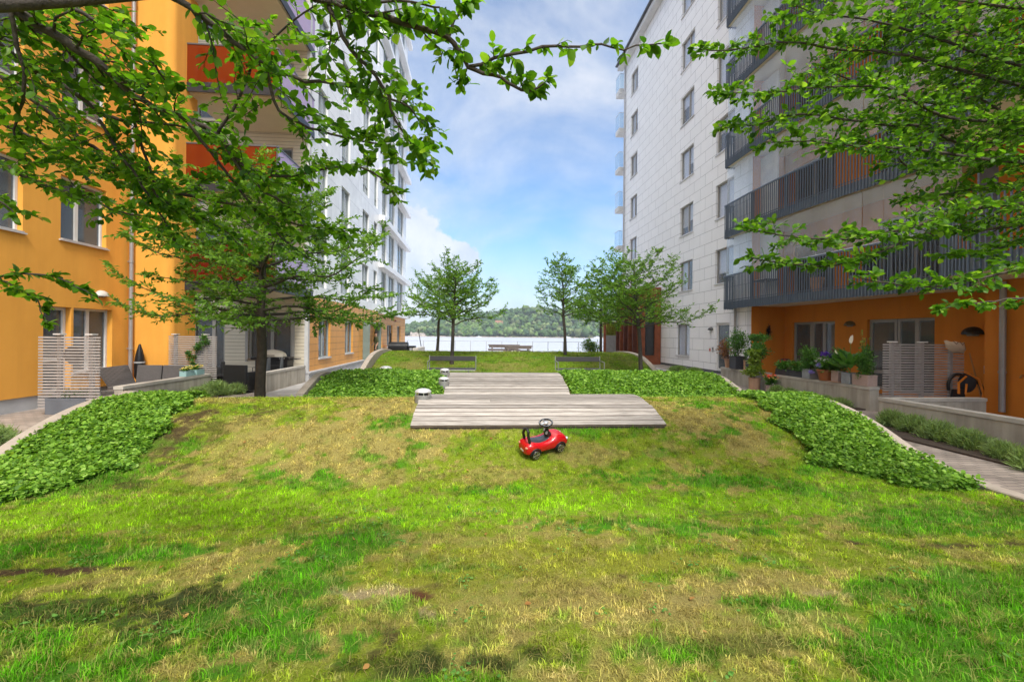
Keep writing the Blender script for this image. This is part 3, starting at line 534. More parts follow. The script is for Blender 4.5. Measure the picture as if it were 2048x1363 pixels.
for f_ in po.data.polygons:
    if f_.index % 6 != 1: f_.material_index = 1  # all faces but the top darkened: shade of the gaps put into colour
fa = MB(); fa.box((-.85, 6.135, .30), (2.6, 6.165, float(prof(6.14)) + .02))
fa.build('fascia', mat('deck_fascia_gap_shade', (.10, .075, .055), .9, .3, 9, .3, 40), dk)
for X, ya, yb in ((-.85, 6.2, 7.9), (2.59, 6.2, 7.9), (-.65, 8.1, 10.6), (1.9, 8.1, 10.6)):
    sk = MB(); ys = np.linspace(ya, yb, 14); zs = prof(ys)
    for k in range(13): sk.add([(X, ys[k], zs[k] - .15), (X + .03, ys[k], zs[k] - .15), (X + .03, ys[k + 1], zs[k + 1] - .15), (X, ys[k + 1], zs[k + 1] - .15), (X, ys[k], zs[k] + .02), (X + .03, ys[k], zs[k] + .02), (X + .03, ys[k + 1], zs[k + 1] + .02), (X, ys[k + 1], zs[k + 1] + .02)], [(3, 2, 1, 0), (4, 5, 6, 7), (0, 1, 5, 4), (1, 2, 6, 5), (2, 3, 7, 6), (3, 0, 4, 7)])
    sk.build('side_joist', mat('deck_fascia_gap_shade', (.14, .09, .055)), dk)

# low dome lights in the ground cover by the deck
def dome(px, py, X, Y, s, lab, grp='dome vents along the deck edge'):
    z = g1(X, Y) + (.02 if Y < 8 else .07); t = thing('dome_vent', lab, 'vent', (X, Y, z), grp); M = Matrix.Translation((X, Y, z)) @ Matrix.Scale(s, 4)
    MB().lathe([(.125, -.08), (.13, .0), (.13, .085), (.122, .09), (.11, .092)], 24, M).build('base_drum', mat('drum_grey', (.27, .265, .25), .5, .08, 6, metal=.3), t, True)
    MB().lathe([(.085, .09), (.085, .135)], 20, M).build('inner_collar', mat('vent_dark', (.05, .05, .05), .5), t, True)
    for k in range(8):
        b = MB(); a = k * math.pi / 4 + .2; b.cbox((0, 0, 0), (.02, .012, .045), M @ Matrix.Translation((.11 * math.cos(a), .11 * math.sin(a), .112)) @ Matrix.Rotation(a, 4, 'Z'))
        b.build('strut', STEEL, t)
    MB().lathe([(.118, .132), (.128, .135), (.128, .142), (.115, .162), (.085, .18), (.045, .19), (.002, .193)], 28, M).build('dome_cap', mat('satin_steel', (.60, .60, .60), .5, .03, 4, metal=.4), t, 2)
p = hit(854, 797); dome(0, 0, -.83, 7.12, 1.0, 'largest steel dome vent at the left corner of the wide deck')
dome(0, 0, -.70, 9.72, .88, 'middle steel dome vent beside the narrow deck')
dome(0, 0, -.72, 10.25, .85, 'furthest steel dome vent at the back corner of the narrow deck')
dome(0, 0, -2.25, 11.45, 1.2, 'steel dome vent standing alone beyond the leafy ground cover on the left')

# ------------------------------------------------------------------ buildings
def wall(m, ax, c, u0, u1, z0, z1, holes, depth, nrm):
    """wall sheet on plane ax=c (ax 'X' or 'Y') with holes (ua,ub,za,zb) and reveals going in by depth; nrm +1/-1 faces outward"""
    us = sorted({u0, u1, *[h[0] for h in holes], *[h[1] for h in holes]}); zs = sorted({z0, z1, *[h[2] for h in holes], *[h[3] for h in holes]})
    us = [u for u in us if u0 <= u <= u1]; zs = [z for z in zs if z0 <= z <= z1]
    P = (lambda u, z, d=0: (c - nrm * d, u, z)) if ax == 'X' else (lambda u, z, d=0: (u, c - nrm * d, z))
    flip = (nrm > 0) == (ax == 'X')
    def q(a, b, cc, d): m.add([a, b, cc, d] if flip else [d, cc, b, a], [(0, 1, 2, 3)])
    for i in range(len(us) - 1):
        for j in range(len(zs) - 1):
            mu, mz = (us[i] + us[i + 1]) / 2, (zs[j] + zs[j + 1]) / 2
            if any(h[0] < mu < h[1] and h[2] < mz < h[3] for h in holes): continue
            q(P(us[i], zs[j]), P(us[i + 1], zs[j]), P(us[i + 1], zs[j + 1]), P(us[i], zs[j + 1]))
    for a, b, s, t in holes:
        d = depth
        q(P(a, s), P(a, t), P(a, t, d), P(a, s, d)); q(P(b, t), P(b, s), P(b, s, d), P(b, t, d)); q(P(a, t), P(b, t), P(b, t, d), P(a, t, d)); q(P(b, s), P(a, s), P(a, s, d), P(b, s, d))
def frame_box(m, ax, c, nrm, ua, ub, za, zb, d0, d1):
    lo, hi = c - nrm * d0, c - nrm * d1
    if ax == 'X': m.box((lo, ua, za), (hi, ub, zb))
    else: m.box((ua, lo, za), (ub, hi, zb))
def window(par, ax, c, nrm, ua, ub, za, zb, rec=.12, fm=None, mull=(.5,), blind=None, sill=True, name='window', fw=.055, rails=(), gl=None, sillm=None, back=None):
    fm = fm or FRAME; f = MB(); g = .004
    for a, b, s, t in ((ua + g, ua + fw, za + g, zb - g), (ub - fw, ub - g, za + g, zb - g), (ua + fw, ub - fw, za + g, za + fw), (ua + fw, ub - fw, zb - fw, zb - g)): frame_box(f, ax, c, nrm, a, b, s, t, rec - .035, rec + .045)
    xs = [ua + (ub - ua) * k for k in mull]
    for x in xs: frame_box(f, ax, c, nrm, x - fw * .8, x + fw * .8, za + fw, zb - fw, rec - .03, rec + .04)
    for k in rails:
        z = za + (zb - za) * k; e = [ua + fw] + [v for x in xs for v in (x - fw * .8, x + fw * .8)] + [ub - fw]
        for i in range(0, len(e), 2): frame_box(f, ax, c, nrm, e[i], e[i + 1], z - fw * .6, z + fw * .6, rec - .028, rec + .038)
    o = f.build(name, fm, par)
    p = MB(); frame_box(p, ax, c, nrm, ua + fw * .7, ub - fw * .7, za + fw * .7, zb - fw * .7, rec + .006, rec + .014); p.build('pane', gl or GLASS, o)
    if blind:
        for bi, (k0, k1, zt, bm) in enumerate(blind):
            b = MB(); frame_box(b, ax, c, nrm, ua + (ub - ua) * k0 + .03, ua + (ub - ua) * k1 - .03, zb - (zb - za) * zt, zb - .04, rec + .05, rec + .06); b.build('blind', bm, o)
    b = MB(); frame_box(b, ax, c, nrm, ua - .02, ub + .02, za - .02, zb + .02, rec + .30, rec + .32); frame_box(b, ax, c, nrm, ua - .02, ua - .004, za, zb, rec + .05, rec + .3); frame_box(b, ax, c, nrm, ub + .004, ub + .02, za, zb, rec + .05, rec + .3)
    b.build('interior', back or ROOM, o)
    if sill:
        s = MB(); frame_box(s, ax, c, nrm, ua - .05, ub + .05, za - .035, za - .003, -.055, -.004 + .0); frame_box(s, ax, c, nrm, ua + .01, ub - .01, za - .003 + .004, za + .022, -.05, rec - .04); s.build('sill', sillm or SILL, o)
    return o
VEN = bricked('venetian_blind', (.80, .82, .85), (.78, .8, .83), (.22, .23, .26), 20, .028, .004, .6, 'YZ', .5)
VENB = bricked('brown_blind', (.36, .26, .21), (.34, .25, .20), (.10, .07, .06), 20, .028, .004, .6, 'YZ', .5)

# ---------- left building: orange corner, cream recess, long white-and-orange wing
LB = thing('apartment_building', 'left building of orange plaster, cream clapboard with coloured glass balconies and a white panelled wing', 'building', (-9.7, 14, 0))
WX = -9.65; HZ = 29.0
ho = [(10.75, 12.82, .06, 2.34)]
wins = [(8.55, 10.42, 3.80, 5.35), (11.30, 12.60, 3.85, 5.35), (11.30, 12.60, 6.95, 8.45), (8.55, 10.42, 6.95, 8.45), (11.30, 12.60, 10.05, 11.55), (8.55, 10.42, 10.05, 11.55), (11.3, 12.6, 13.15, 14.65), (5.2, 6.9, 3.8, 5.35), (5.2, 6.9, 6.95, 8.45)]
m = MB(); wall(m, 'X', WX, -2, 13.45, .30, HZ, [(10.9, 11.60, .30, 2.28), (11.66, 12.82, .72, 2.28)] + wins, .2, 1); m.build('orange_wall', ORANGE, LB)
m = MB(); m.box((WX - .3, -2, 0), (WX - .03, 13.4, .30)); m.box((-9.62, 13.47, 0), (-8.63, 13.6, .3)); m.build('plinth', PLINTH, LB)
# return wall facing the camera with a rounded outer corner
pts = [(WX, 13.45)] + [(x, 13.45) for x in (-9.2, -8.84)] + [(-8.60 - .22 + .22 * math.sin(a), 13.67 - .22 * math.cos(a)) for a in np.linspace(0, math.pi / 2, 9)] + [(-8.6, 14.6), (-8.9, 14.6)]
vs = [(p[0], p[1], z) for p in pts for z in (.3, HZ)]; m = MB(); m.add(vs, [(2 * i, 2 * i + 2, 2 * i + 3, 2 * i + 1) for i in range(len(pts) - 1)]); m.build('return_wall', ORANGE, LB, True)
window(LB, 'X', WX, 1, 11.66, 12.82, .72, 2.28, .16, FRAMEL, (.48,), [(0, 1, .97, VENB)])
dr = window(LB, 'X', WX, 1, 10.9, 11.60, .30, 2.28, .16, FRAMEL, (), [(0, 1, .62, VEN)], False, 'balcony_door', .075, (.38,))
for i, (a, b, s, t) in enumerate(wins):
    window(LB, 'X', WX, 1, a, b, s, t, .14, FRAMEL, (.42,) if i % 2 else (.5,), [(0, 1, .96, VEN if i in (0, 3, 5, 7) else VENB)])
def pipe(par, x, y, z0, z1, r=.05, m=None, side=(-1, 0)):
    m = m or PIPE; t = MB(); t.tube([(x, y, z0), (x, y, z1)], r, 14); z = z0 + .9
    while z < z1: t.tube([(x, y, z - .03), (x, y, z + .03)], r * 1.22, 14); t.cbox((x + side[0] * .07, y + side[1] * .07, z), (.14 if side[0] else .02, .14 if side[1] else .02, .02)); z += 2.4
    o = t.build('downpipe', m, par, True); return o
pipe(LB, -9.55, 13.33, .35, HZ)
t = MB(); t.tube([(-9.6, 13.05, .62), (-9.5, 13.05, .62), (-9.47, 13.05, .58)], .02, 8); t.build('garden_tap', STEEL, LB, True)
# cream clapboard recess
CY = 16.72
m = MB(); wall(m, 'Y', CY, -10.3, -6.04, .0, HZ, [(-9.93, -8.86, .10, 2.2), (-8.06, -6.58, .78, 2.28)] + [(a, b, 3.2 + 3.0 * k, 5.3 + 3.0 * k) for k in range(8) for a, b in ((-9.9, -8.3), (-7.9, -6.6))], .14, -1); m.build('clapboard_wall', CREAMW, LB)
window(LB, 'Y', CY, -1, -9.93, -8.86, .10, 2.2, .1, FRAME, (.62,), None, False, 'patio_door', .07, (), None, None, DARK)
window(LB, 'Y', CY, -1, -8.06, -6.58, .78, 2.28, .1, FRAME, (.53,), None, True, 'window', .07, (), None, mat('brown_sill', (.2, .14, .09), .6), DARK)
f = MB()
for a, b, s, t_ in ((-8.16, -8.065, .70, 2.38), (-6.575, -6.48, .70, 2.38), (-8.065, -6.575, 2.285, 2.38)): frame_box(f, 'Y', CY, -1, a, b, s, t_, -.025, .0)
f.build('window_casing', FRAME, LB)
for k in range(8):
    window(LB, 'Y', CY, -1, -9.9, -8.3, 3.2 + 3 * k, 5.3 + 3 * k, .1, FRAME, (.5,), None, False, 'balcony_door', .07, (), None, None, DARK)
    window(LB, 'Y', CY, -1, -7.9, -6.6, 3.2 + 3 * k, 5.3 + 3 * k, .1, FRAME, (.5,), None, False, 'window', .07, (), None, None, DARK)
# coloured glass balconies
for k, zb in enumerate((2.98, 5.90, 8.82, 11.75, 14.7, 17.65, 20.6, 23.55)):
    s = MB(); s.box((-8.80, 14.12, zb), (-6.06, 16.70, zb + .22)); bal = s.build('balcony', mat('balcony_slab', (.50, .42, .32), .8), LB)
    s = MB(); s.box((-8.82, 14.07, zb - .02), (-6.0, 14.11, zb + .24)); s.box((-6.045, 14.115, zb - .02), (-6.0, 17.12, zb + .24)); s.build('slab_edge', mat('black_edge', (.03, .03, .035), .4), bal)
    g1_ = MB(); g1_.box((-8.82, 14.08, zb + .27), (-6.05, 14.092, zb + 1.36)); g1_.build('front_glass', OGLASS if k >= 1 else RGLASS, bal)
    g2_ = MB(); g2_.box((-6.03, 14.13, zb + .27), (-6.018, 17.1, zb + 1.36)); g2_.build('side_glass', PGLASS, bal)
    r = MB(); r.box((-8.83, 14.065, zb + 1.36), (-6.0, 14.105, zb + 1.40)); r.box((-6.045, 14.106, zb + 1.36), (-6.0, 17.12, zb + 1.40))
    for x in np.linspace(-8.80, -6.02, 5): r.box((x - .014, 14.094, zb + .24), (x + .014, 14.112, zb + 1.36))
    for yy in np.linspace(14.7, 17.1, 5): r.box((-6.05, yy - .014, zb + .24), (-6.032, yy + .014, zb + 1.36))
    r.build('railing', mat('railing_grey', (.16, .16, .17), .4, metal=.5), bal)
    s = MB(); s.box((-8.74, 14.2, zb - .035), (-6.1, 16.66, zb - .004)); s.build('soffit', SOFFIT, bal)
    for gm in range(2):
        pass
# long wing: orange lower storey, white upper storeys
FX = -6.04; FZ0, FZ1 = .34, 3.06
lows = [(17.85, 19.25, .75, 2.3), (21.35, 22.65, .78, 2.3), (27.75, 29.4, .78, 2.3), (31.0, 32.9, .8, 2.3), (34.8, 36.3, .8, 2.3)]
m = MB(); wall(m, 'X', FX, 16.86, 38.6, FZ0, FZ1, lows, .16, 1); m.build('orange_panel_wall', OPANEL, LB)
for i, (a, b, s, t_) in enumerate(lows): window(LB, 'X', FX, 1, a, b, s, t_, .12, FRAMEG, (.5,), [(0, 1, .5, CURT)] if i < 2 else None)
m = MB(); m.box((FX - .2, 16.62, 0), (FX + .10, 38.6, .28)); m.box((FX - .2, 16.60, .28), (FX + .14, 38.62, .335)); m.build('plinth', PLINTH, LB)
m = MB(); m.box((FX - .1, 16.70, .336), (FX + .025, 16.855, HZ)); m.build('corner_trim', mat('trim_grey', (.52, .52, .52), .5), LB)
ups = []
for k in range(9):
    z = 3.06 + 2.84 * k
    for a, b in ((17.6, 18.7), (20.6, 21.9), (24.3, 25.7), (26.9, 27.8)): ups.append((a, b, z + .42, z + 2.35))
    for a, b in ((29.1, 30.5), (31.3, 33.4), (34.6, 37.2)): ups.append((a, b, z + .38, z + 2.62))
m = MB(); wall(m, 'X', FX, 16.86, 38.6, 3.064, 29.0, ups, .16, 1); m.build('white_panel_wall', WPANEL, LB)
WG = glassmat('upper_glass', (.75, .79, .83), .7)
for i, (a, b, s, t_) in enumerate(ups): window(LB, 'X', FX, 1, a, b, s, t_, .12, FRAMEG, (.5,), [(0, 1, rnd.choice((.97, .6, .35)), CURT)] if i % 4 else None, False, 'window', .06, (.28,), WG)
m = MB()
for k in range(10): z = 3.03 + 2.84 * k; m.box((FX + .003, 28.2, z - .10), (FX + .34, 39.1, z + .22))
m.build('white_band', mat('band_white', (.80, .80, .82), .4, .03, 2), LB)
m = MB(); wall(m, 'Y', 38.6, -12, FX, 0, 29.0, [], .1, 1); m.box((-14, 13.95, 29.0), (FX + .3, 38.9, 29.3)); m.box((-14.0, -2, HZ), (WX + .25, 13.9, HZ + .3)); m.build('end_wall_and_roof', WPANEL, LB)
m = MB()
for yy in (24.6, 27.45): m.box((FX + .003, yy - .035, .30), (FX + .36, yy + .035, 2.28))
m.box((FX + .003, 24.56, 2.284), (FX + .38, 27.5, 2.34)); m.build('porch_screen', mat('porch_green_grey', (.17, .22, .20), .5), LB)
m = MB(); m.box((FX + .145, 24.4, .012), (FX + .9, 27.7, .10)); m.build('porch_step', CONCT, LB)
m = MB(); m.box((FX + .004, 25.0, .336), (FX + .05, 26.2, 2.25)); dp = m.build('entrance_door', OPANEL, LB); m = MB(); m.tube([(FX + .07, 25.12, 1.2), (FX + .11, 25.12, 1.2), (FX + .11, 25.12, 1.35)], .012, 6); m.build('door_handle', STEEL, dp)
def bowl_lamp(px, X, Y, z, nx, lab, c=(.06, .055, .05), s=1.):
    t = thing('wall_lamp', lab, 'lamp', (X, Y, z), 'half dome wall lamps'); M = Matrix.Translation((X, Y, z)) @ Matrix.Scale(s, 4); vs = []; nn = 12
    for i in range(7):
        a = i / 6 * math.pi / 2
        for j in range(nn + 1): b = math.pi * j / nn; vs.append((nx[0] * .16 * math.cos(a) * math.sin(b) + nx[1] * .19 * math.cos(a) * math.cos(b), nx[1] * .16 * math.cos(a) * math.sin(b) + nx[0] * .19 * math.cos(a) * math.cos(b), .15 * math.sin(a)))
    m = MB(); m.add(vs, [(i * (nn + 1) + j, i * (nn + 1) + j + 1, (i + 1) * (nn + 1) + j + 1, (i + 1) * (nn + 1) + j) for i in range(6) for j in range(nn)], M); m.build('lamp_shade', mat('lamp_%d' % int(c[0] * 100), c, .4), t, 2)
    m = MB(); m.cbox((nx[0] * .05, nx[1] * .05, .0), (.1, .1, .02), M); m.cbox((0.012 * nx[0], .012 * nx[1], .03), (.02 if nx[0] else .2, .02 if nx[1] else .2, .12), M); m.build('lamp_base', mat('lamp_base', (.3, .29, .27), .5), t)
    return t
bowl_lamp(0, WX + .003, 12.45, 2.62, (1, 0), 'pale wall lamp on the orange wall above the slatted screen with the disc', (.5, .47, .43))
bowl_lamp(0, FX + .003, 23.6, 2.05, (1, 0), 'rust brown lamp on the orange panels beside the green grey porch', (.2, .06, .03), .9)
bowl_lamp(0, FX + .003, 33.8, 2.6, (1, 0), 'reddish lamp high on the orange panels above the black smoker', (.35, .12, .07), .9)

# ---------- right building
RB = thing('apartment_building', 'right building, tall pale stone panels with slate blue balconies over an orange ground floor', 'building', (12, 18, 0))
RX = 11.27; RY0, RY1 = 18.3, 34.6; RH = 22.9
SHADE = mat('beige_shade', (.55, .50, .43), .9, .05, 6)
rw = [(23.45, 25.05, .66, 2.41)]
for k in range(6):
    tz = 5.83 + 3.06 * k
    for a, b in ((31.75, 33.2), (23.2, 24.75), (19.35, 20.9)): rw.append((a, b, tz - 1.62, tz))
m = MB(); wall(m, 'X', RX, RY0, RY1, .14, RH, rw + [(19.62, 20.8, .14, 2.38)], .16, -1); m.build('stone_panel_wall', GPANEL, RB)
for i, (a, b, s, t_) in enumerate(rw): window(RB, 'X', RX, -1, a, b, s, t_, .13, FRAME, (.45,), [(0, .46, rnd.choice((.97, .97, .55)), CURT), (.46, 1, rnd.choice((.97, .97, .7, .4)), rnd.choice((CURT, CURT, SHADE)))] if i % 5 != 2 else [(.4, 1, .97, CURT)], gl=CLEARG)
m = MB(); m.box((RX + .03, RY0, 0), (RX + .3, RY1, .14)); m.build('plinth', mat('dark_plinth', (.12, .12, .13), .8), RB)
window(RB, 'X', RX, -1, 19.62, 20.8, .14, 2.38, .1, FRAMEL, (), None, False, 'entrance_door', .11, (), None, None, DARK)
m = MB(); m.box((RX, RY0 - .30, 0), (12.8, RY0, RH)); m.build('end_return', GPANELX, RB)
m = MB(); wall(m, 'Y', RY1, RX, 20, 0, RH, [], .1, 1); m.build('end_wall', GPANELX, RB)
m = MB(); m.add([(10.75, -4, RH - .05), (10.75, 35.2, RH - .05), (10.75, 35.2, RH + .12), (10.75, -4, RH + .12), (20, -4, RH - .05), (20, 35.2, RH - .05), (20, 35.2, RH + 1.6), (20, -4, RH + 1.6)], [(0, 1, 2, 3), (3, 2, 6, 7), (0, 4, 5, 1), (1, 5, 6, 2), (0, 3, 7, 4)]); m.build('roof', mat('roof_sheet', (.09, .10, .115), .5), RB)
m = MB(); m.box((10.80, -4, RH - .35), (11.25, 35.15, RH - .055)); m.build('eave_soffit', mat('eave_white', (.62, .61, .6), .6), RB)
m = MB(); m.tube([(10.70, -4, RH + .02), (10.70, 35.2, RH + .02)], .07, 10); m.build('gutter', mat('gutter_dark', (.07, .075, .085), .4), RB, True)
pipe(RB, 11.18, 34.45, .2, RH - .4, .055, METAL, (1, 0))
pipe(RB, 11.17, 19.0, .2, 3.0, .055, PIPE, (1, 0))
# end balconies toward the water
for k in range(6):
    z = 5.7 + 3.06 * k
    s = MB(); s.box((10.86, 34.75, z - .35), (14, 35.7, z)); b = s.build('end_balcony', mat('eave_white', (.62, .61, .6)), RB)
    s = MB(); s.box((10.86, 34.8, z + .03), (10.87, 35.7, z + 1.15)); s.box((10.88, 34.76, z + .03), (11.2, 34.77, z + 1.15)); s.build('balustrade_glass', CGLASS, b)
    s = MB(); s.box((10.85, 34.74, z + 1.152), (10.89, 35.7, z + 1.18)); s.box((10.891, 34.74, z + 1.152), (11.2, 34.78, z + 1.18)); s.build('handrail', STEEL, b)
# recessed orange ground floor and upper recess
BX = 12.7
holes = [(15.3, 17.5, .12, 2.34), (11.75, 13.95, .12, 2.34)] + [(a, b, 3.3 + 3.1 * k, 5.45 + 3.1 * k) for k in range(6) for a, b in ((15.4, 17.5), (11.2, 13.6))]
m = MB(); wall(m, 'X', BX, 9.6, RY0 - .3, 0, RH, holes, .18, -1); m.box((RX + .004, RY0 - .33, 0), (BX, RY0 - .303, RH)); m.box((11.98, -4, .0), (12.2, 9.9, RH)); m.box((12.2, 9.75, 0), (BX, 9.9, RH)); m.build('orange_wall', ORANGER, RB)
for a, b, s, t_ in holes[:2]:
    mid = a + (b - a) * .55
    window(RB, 'X', BX, -1, a, mid - .01, s, t_, .12, FRAME, (.5,), None, False, 'window', .075, (), None, None, DARK)
    window(RB, 'X', BX, -1, mid + .01, b, s, t_, .12, FRAME, (), [(0, .4, .97, mat('beige_curtain', (.35, .28, .2), .9))], False, 'patio_door', .09, (.25,), None, None, DARK)
for a, b, s, t_ in holes[2:]: window(RB, 'X', BX, -1, a, b, s, t_, .12, FRAME, (.5,), None, False, 'balcony_door', .07, (), None, None, DARK)
pipe(RB, 11.88, 9.45, .1, 3.05, .06, PIPE, (1, 0))
m = MB(); m.tube([(11.97, 9.1, .95), (11.9, 9.1, .95), (11.87, 9.1, .9)], .02, 8); m.build('garden_tap', mat('brass', (.4, .25, .1), .4, metal=.8), RB, True)
# balconies
def plan_far(): return [(12.6, 19.30), (10.86, 19.30), (10.80, 17.5), (10.84, 15.8), (10.94, 14.3), (11.05, 13.0), (11.2, 11.6), (11.42, 10.0), (11.42, 9.62)]
def plan_near(): return [(11.42, 9.58), (10.9, 9.54), (10.3, 9.35), (9.85, 8.9), (9.62, 8.2), (9.56, 6.5), (9.55, 2), (9.55, -3.5)]
def resample(pl, d):
    out = []; pl = [Vector((*p, 0)) for p in pl]; acc = 0; nxt = 0
    for a, b in zip(pl[:-1], pl[1:]):
        L_ = (b - a).length
        while nxt <= acc + L_: out.append((a + (b - a) * ((nxt - acc) / L_), (b - a).normalized())); nxt += d
        acc += L_
    return out
def rightbalc(pl, z, inner, glaz, slabm):
    n = len(pl); poly = pl + inner
    m = MB(); k = len(poly); m.add([(x, y, z + .02) for x, y in poly] + [(x, y, z + .24) for x, y in poly], [tuple(range(k - 1, -1, -1)), tuple(range(k, 2 * k))] + [(i, (i + 1) % k, k + (i + 1) % k, k + i) for i in range(k)])
    b = m.build('balcony', slabm, RB)
    r = MB()
    for p, d in resample(pl, .105):
        nn = Vector((d.y, -d.x, 0)) * (-1 if d.y < 0 else 1); nn = Vector((-abs(d.y) if True else 0, d.x * (1 if d.y < 0 else -1) , 0))
        M = Matrix.Translation((p.x, p.y, 0)) @ Matrix.Rotation(math.atan2(d.y, d.x), 4, 'Z')
        r.box((-.013, -.066, z - .05), (.013, -.038, z + 1.37), M)
    def strip(z0, z1, t0, t1):
        for a, c in zip(pl[:-1], pl[1:]):
            d = Vector((c[0] - a[0], c[1] - a[1], 0)); M = Matrix.Translation((a[0], a[1], 0)) @ Matrix.Rotation(math.atan2(d.y, d.x), 4, 'Z'); r.box((0, t0, z0), (d.length, t1, z1), M)
    strip(z - .03, z + .27, -.032, -.006); strip(z + 1.37, z + 1.42, -.065, -.005); strip(z + .31, z + .34, -.034, -.012)
    for p, d in resample(pl, 1.9): r.cbox((0, -.0, z + .8), (.06, .06, 1.15), Matrix.Translation((p.x, p.y, 0)) @ Matrix.Rotation(math.atan2(d.y, d.x), 4, 'Z'))
    r.build('railing', RAIL, b)
    if glaz:
        gb = MB(); h = MB()
        for p, d in resample(glaz, .62):
            M = Matrix.Translation((p.x, p.y, 0)) @ Matrix.Rotation(math.atan2(d.y, d.x), 4, 'Z'); gb.box((.006, .0, z + 1.46), (.614, .008, z + 3.02), M)
        for a, c in zip(glaz[:-1], glaz[1:]):
            d = Vector((c[0] - a[0], c[1] - a[1], 0)); M = Matrix.Translation((a[0], a[1], 0)) @ Matrix.Rotation(math.atan2(d.y, d.x), 4, 'Z'); h.box((0, -.02, z + 1.422), (d.length, .03, z + 1.455), M)
        gb.build('glazing', BGLASS, b); h.build('glazing_rail', STEEL, b)
    return b
SLB = mat('slab_soffit', (.74, .66, .50), .8, .04, 2)
for k in range(6):
    z = 2.98 + 3.1 * k; pf = plan_far(); wob = .05 * math.sin(k * 2.1)
    rightbalc(pf, z, [(12.68, 9.62), (12.68, 17.9), (12.60, 17.9)], [(10.9, 19.26), (10.86, 17.5), (10.90, 15.9), (10.98, 14.35)] + [(11.09, 13.0), (11.24, 11.6), (11.46, 10.0)], SLB)
    rightbalc(plan_near(), z + .10, [(11.96, -3.5), (11.96, 9.58)], [(9.70, 8.2), (9.64, 6.6), (9.62, 3.5)] if k else None, SLB)
    m = MB(); m.box((11.6, 16.9, z + .26), (11.66, 18.9, z + 3.0)); m.build('side_screen', mat('screen_white', (.55, .55, .55), .5), RB)
    m = MB(); m.box((11.42, 9.58, z + .26), (11.90, 9.62, z + 2.9)); m.build('divider', mat('divider_blue', (.16, .19, .23), .5), RB)
bowl_lamp(0, RX - .003, 21.2, 2.05, (-1, 0), 'dark lamp on the pale stone wall left of the entrance door')
bowl_lamp(0, BX - .003, 14.62, 2.16, (-1, 0), 'olive brown lamp on the orange recess wall above the potted plants', (.10, .075, .03), 1.1)
bowl_lamp(0, BX - .003, 10.75, 1.86, (-1, 0), 'black lamp on the orange recess wall beside the downpipe', (.015, .012, .01), 1.35)
def small(name, lab, cat, parts, loc):
    t = thing(name, lab, cat, loc)
    for nm, a, b, m in parts: MB().box(a, b, bev=.004).build(nm, m, t)
    return t
small('house_sign', 'small white sign with a red symbol on the pale stone wall', 'sign', [('sign_plate', (RX - .015, 21.18, .98), (RX - .002, 21.40, 1.24), mat('sign_white', (.75, .73, .7), .5)), ('symbol', (RX - .02, 21.22, 1.03), (RX - .0155, 21.36, 1.16), mat('sign_red', (.5, .05, .03), .5))], (RX, 21.3, 1.1))
small('intercom', 'grey intercom box on the pale stone wall beside the entrance', 'intercom', [('housing', (RX - .04, 20.96, 1.0), (RX - .002, 21.06, 1.24), METAL), ('button_panel', (RX - .045, 20.98, 1.12), (RX - .041, 21.04, 1.21), BLACK)], (RX, 21, 1.1))
small('socket_box', 'grey outdoor socket box on the orange recess wall below the black lamp', 'socket', [('housing', (BX - .05, 10.35, .88), (BX - .002, 10.47, 1.08), METAL), ('cover', (BX - .06, 10.365, .9), (BX - .051, 10.455, 1.0), ANTH)], (BX, 10.4, .9))

# ---------- corten clad entrance box at the foot of the right building
CB = thing('corten_porch', 'rust red finned porch with dark glass door at the foot of the pale tower', 'porch', (10.6, 29, 0))
m = MB(); wall(m, 'Y', 27.2, 9.95, 11.24, 0, 4.6, [(10.25, 10.85, .55, 3.8)], .08, -1); m.box((9.95, 27.205, 4.6), (11.24, 31.6, 4.72)); m.box((9.95, 27.3, 0), (10.0, 31.6, 4.6)); m.build('cladding', RUST, CB)
m = MB(); m.box((10.25, 27.3, .55), (10.85, 27.33, 3.8)); o = m.build('glass_door', mat('smoked_glass', (.012, .014, .016), .08, spec=.8), CB); m = MB(); m.box((10.25, 27.27, 3.0), (10.85, 27.298, 3.06)); m.build('transom', BLACK, o)
for i, yy in enumerate((27.9, 28.75, 29.6, 30.45, 31.3)):
    m = MB(); m.box((9.70, yy - .05, 0), (9.948, yy + .05, 4.6)); m.build('fin', RUST if i % 2 else RUSTD, CB)
    if i < 4:
        m = MB(); m.box((9.90, yy + .25, 1.2), (9.946, yy + .42, 3.6)); m.build('slot_window', DARK, CB)
        m = MB(); m.cbox((9.88, yy + .335, 3.7), (.05, .12, .1)); m.cbox((9.88, yy + .335, 1.1), (.05, .12, .1)); m.build('slot_bracket', mat('bracket', (.7, .68, .65), .4), CB)
PZ_ = thing('steel_post', 'rust coloured round post standing by the grey planter near the corten porch', 'post', (9.55, 33.6, 0))
MB().tube([(9.55, 33.6, 0), (9.55, 33.6, 4.4)], .10, 12).build('shaft', RUST, PZ_, True); MB().lathe([(.16, 0), (.16, .06), (.1, .08)], 12, Matrix.Translation((9.55, 33.6, .01))).build('base_collar', RUSTD, PZ_, True)

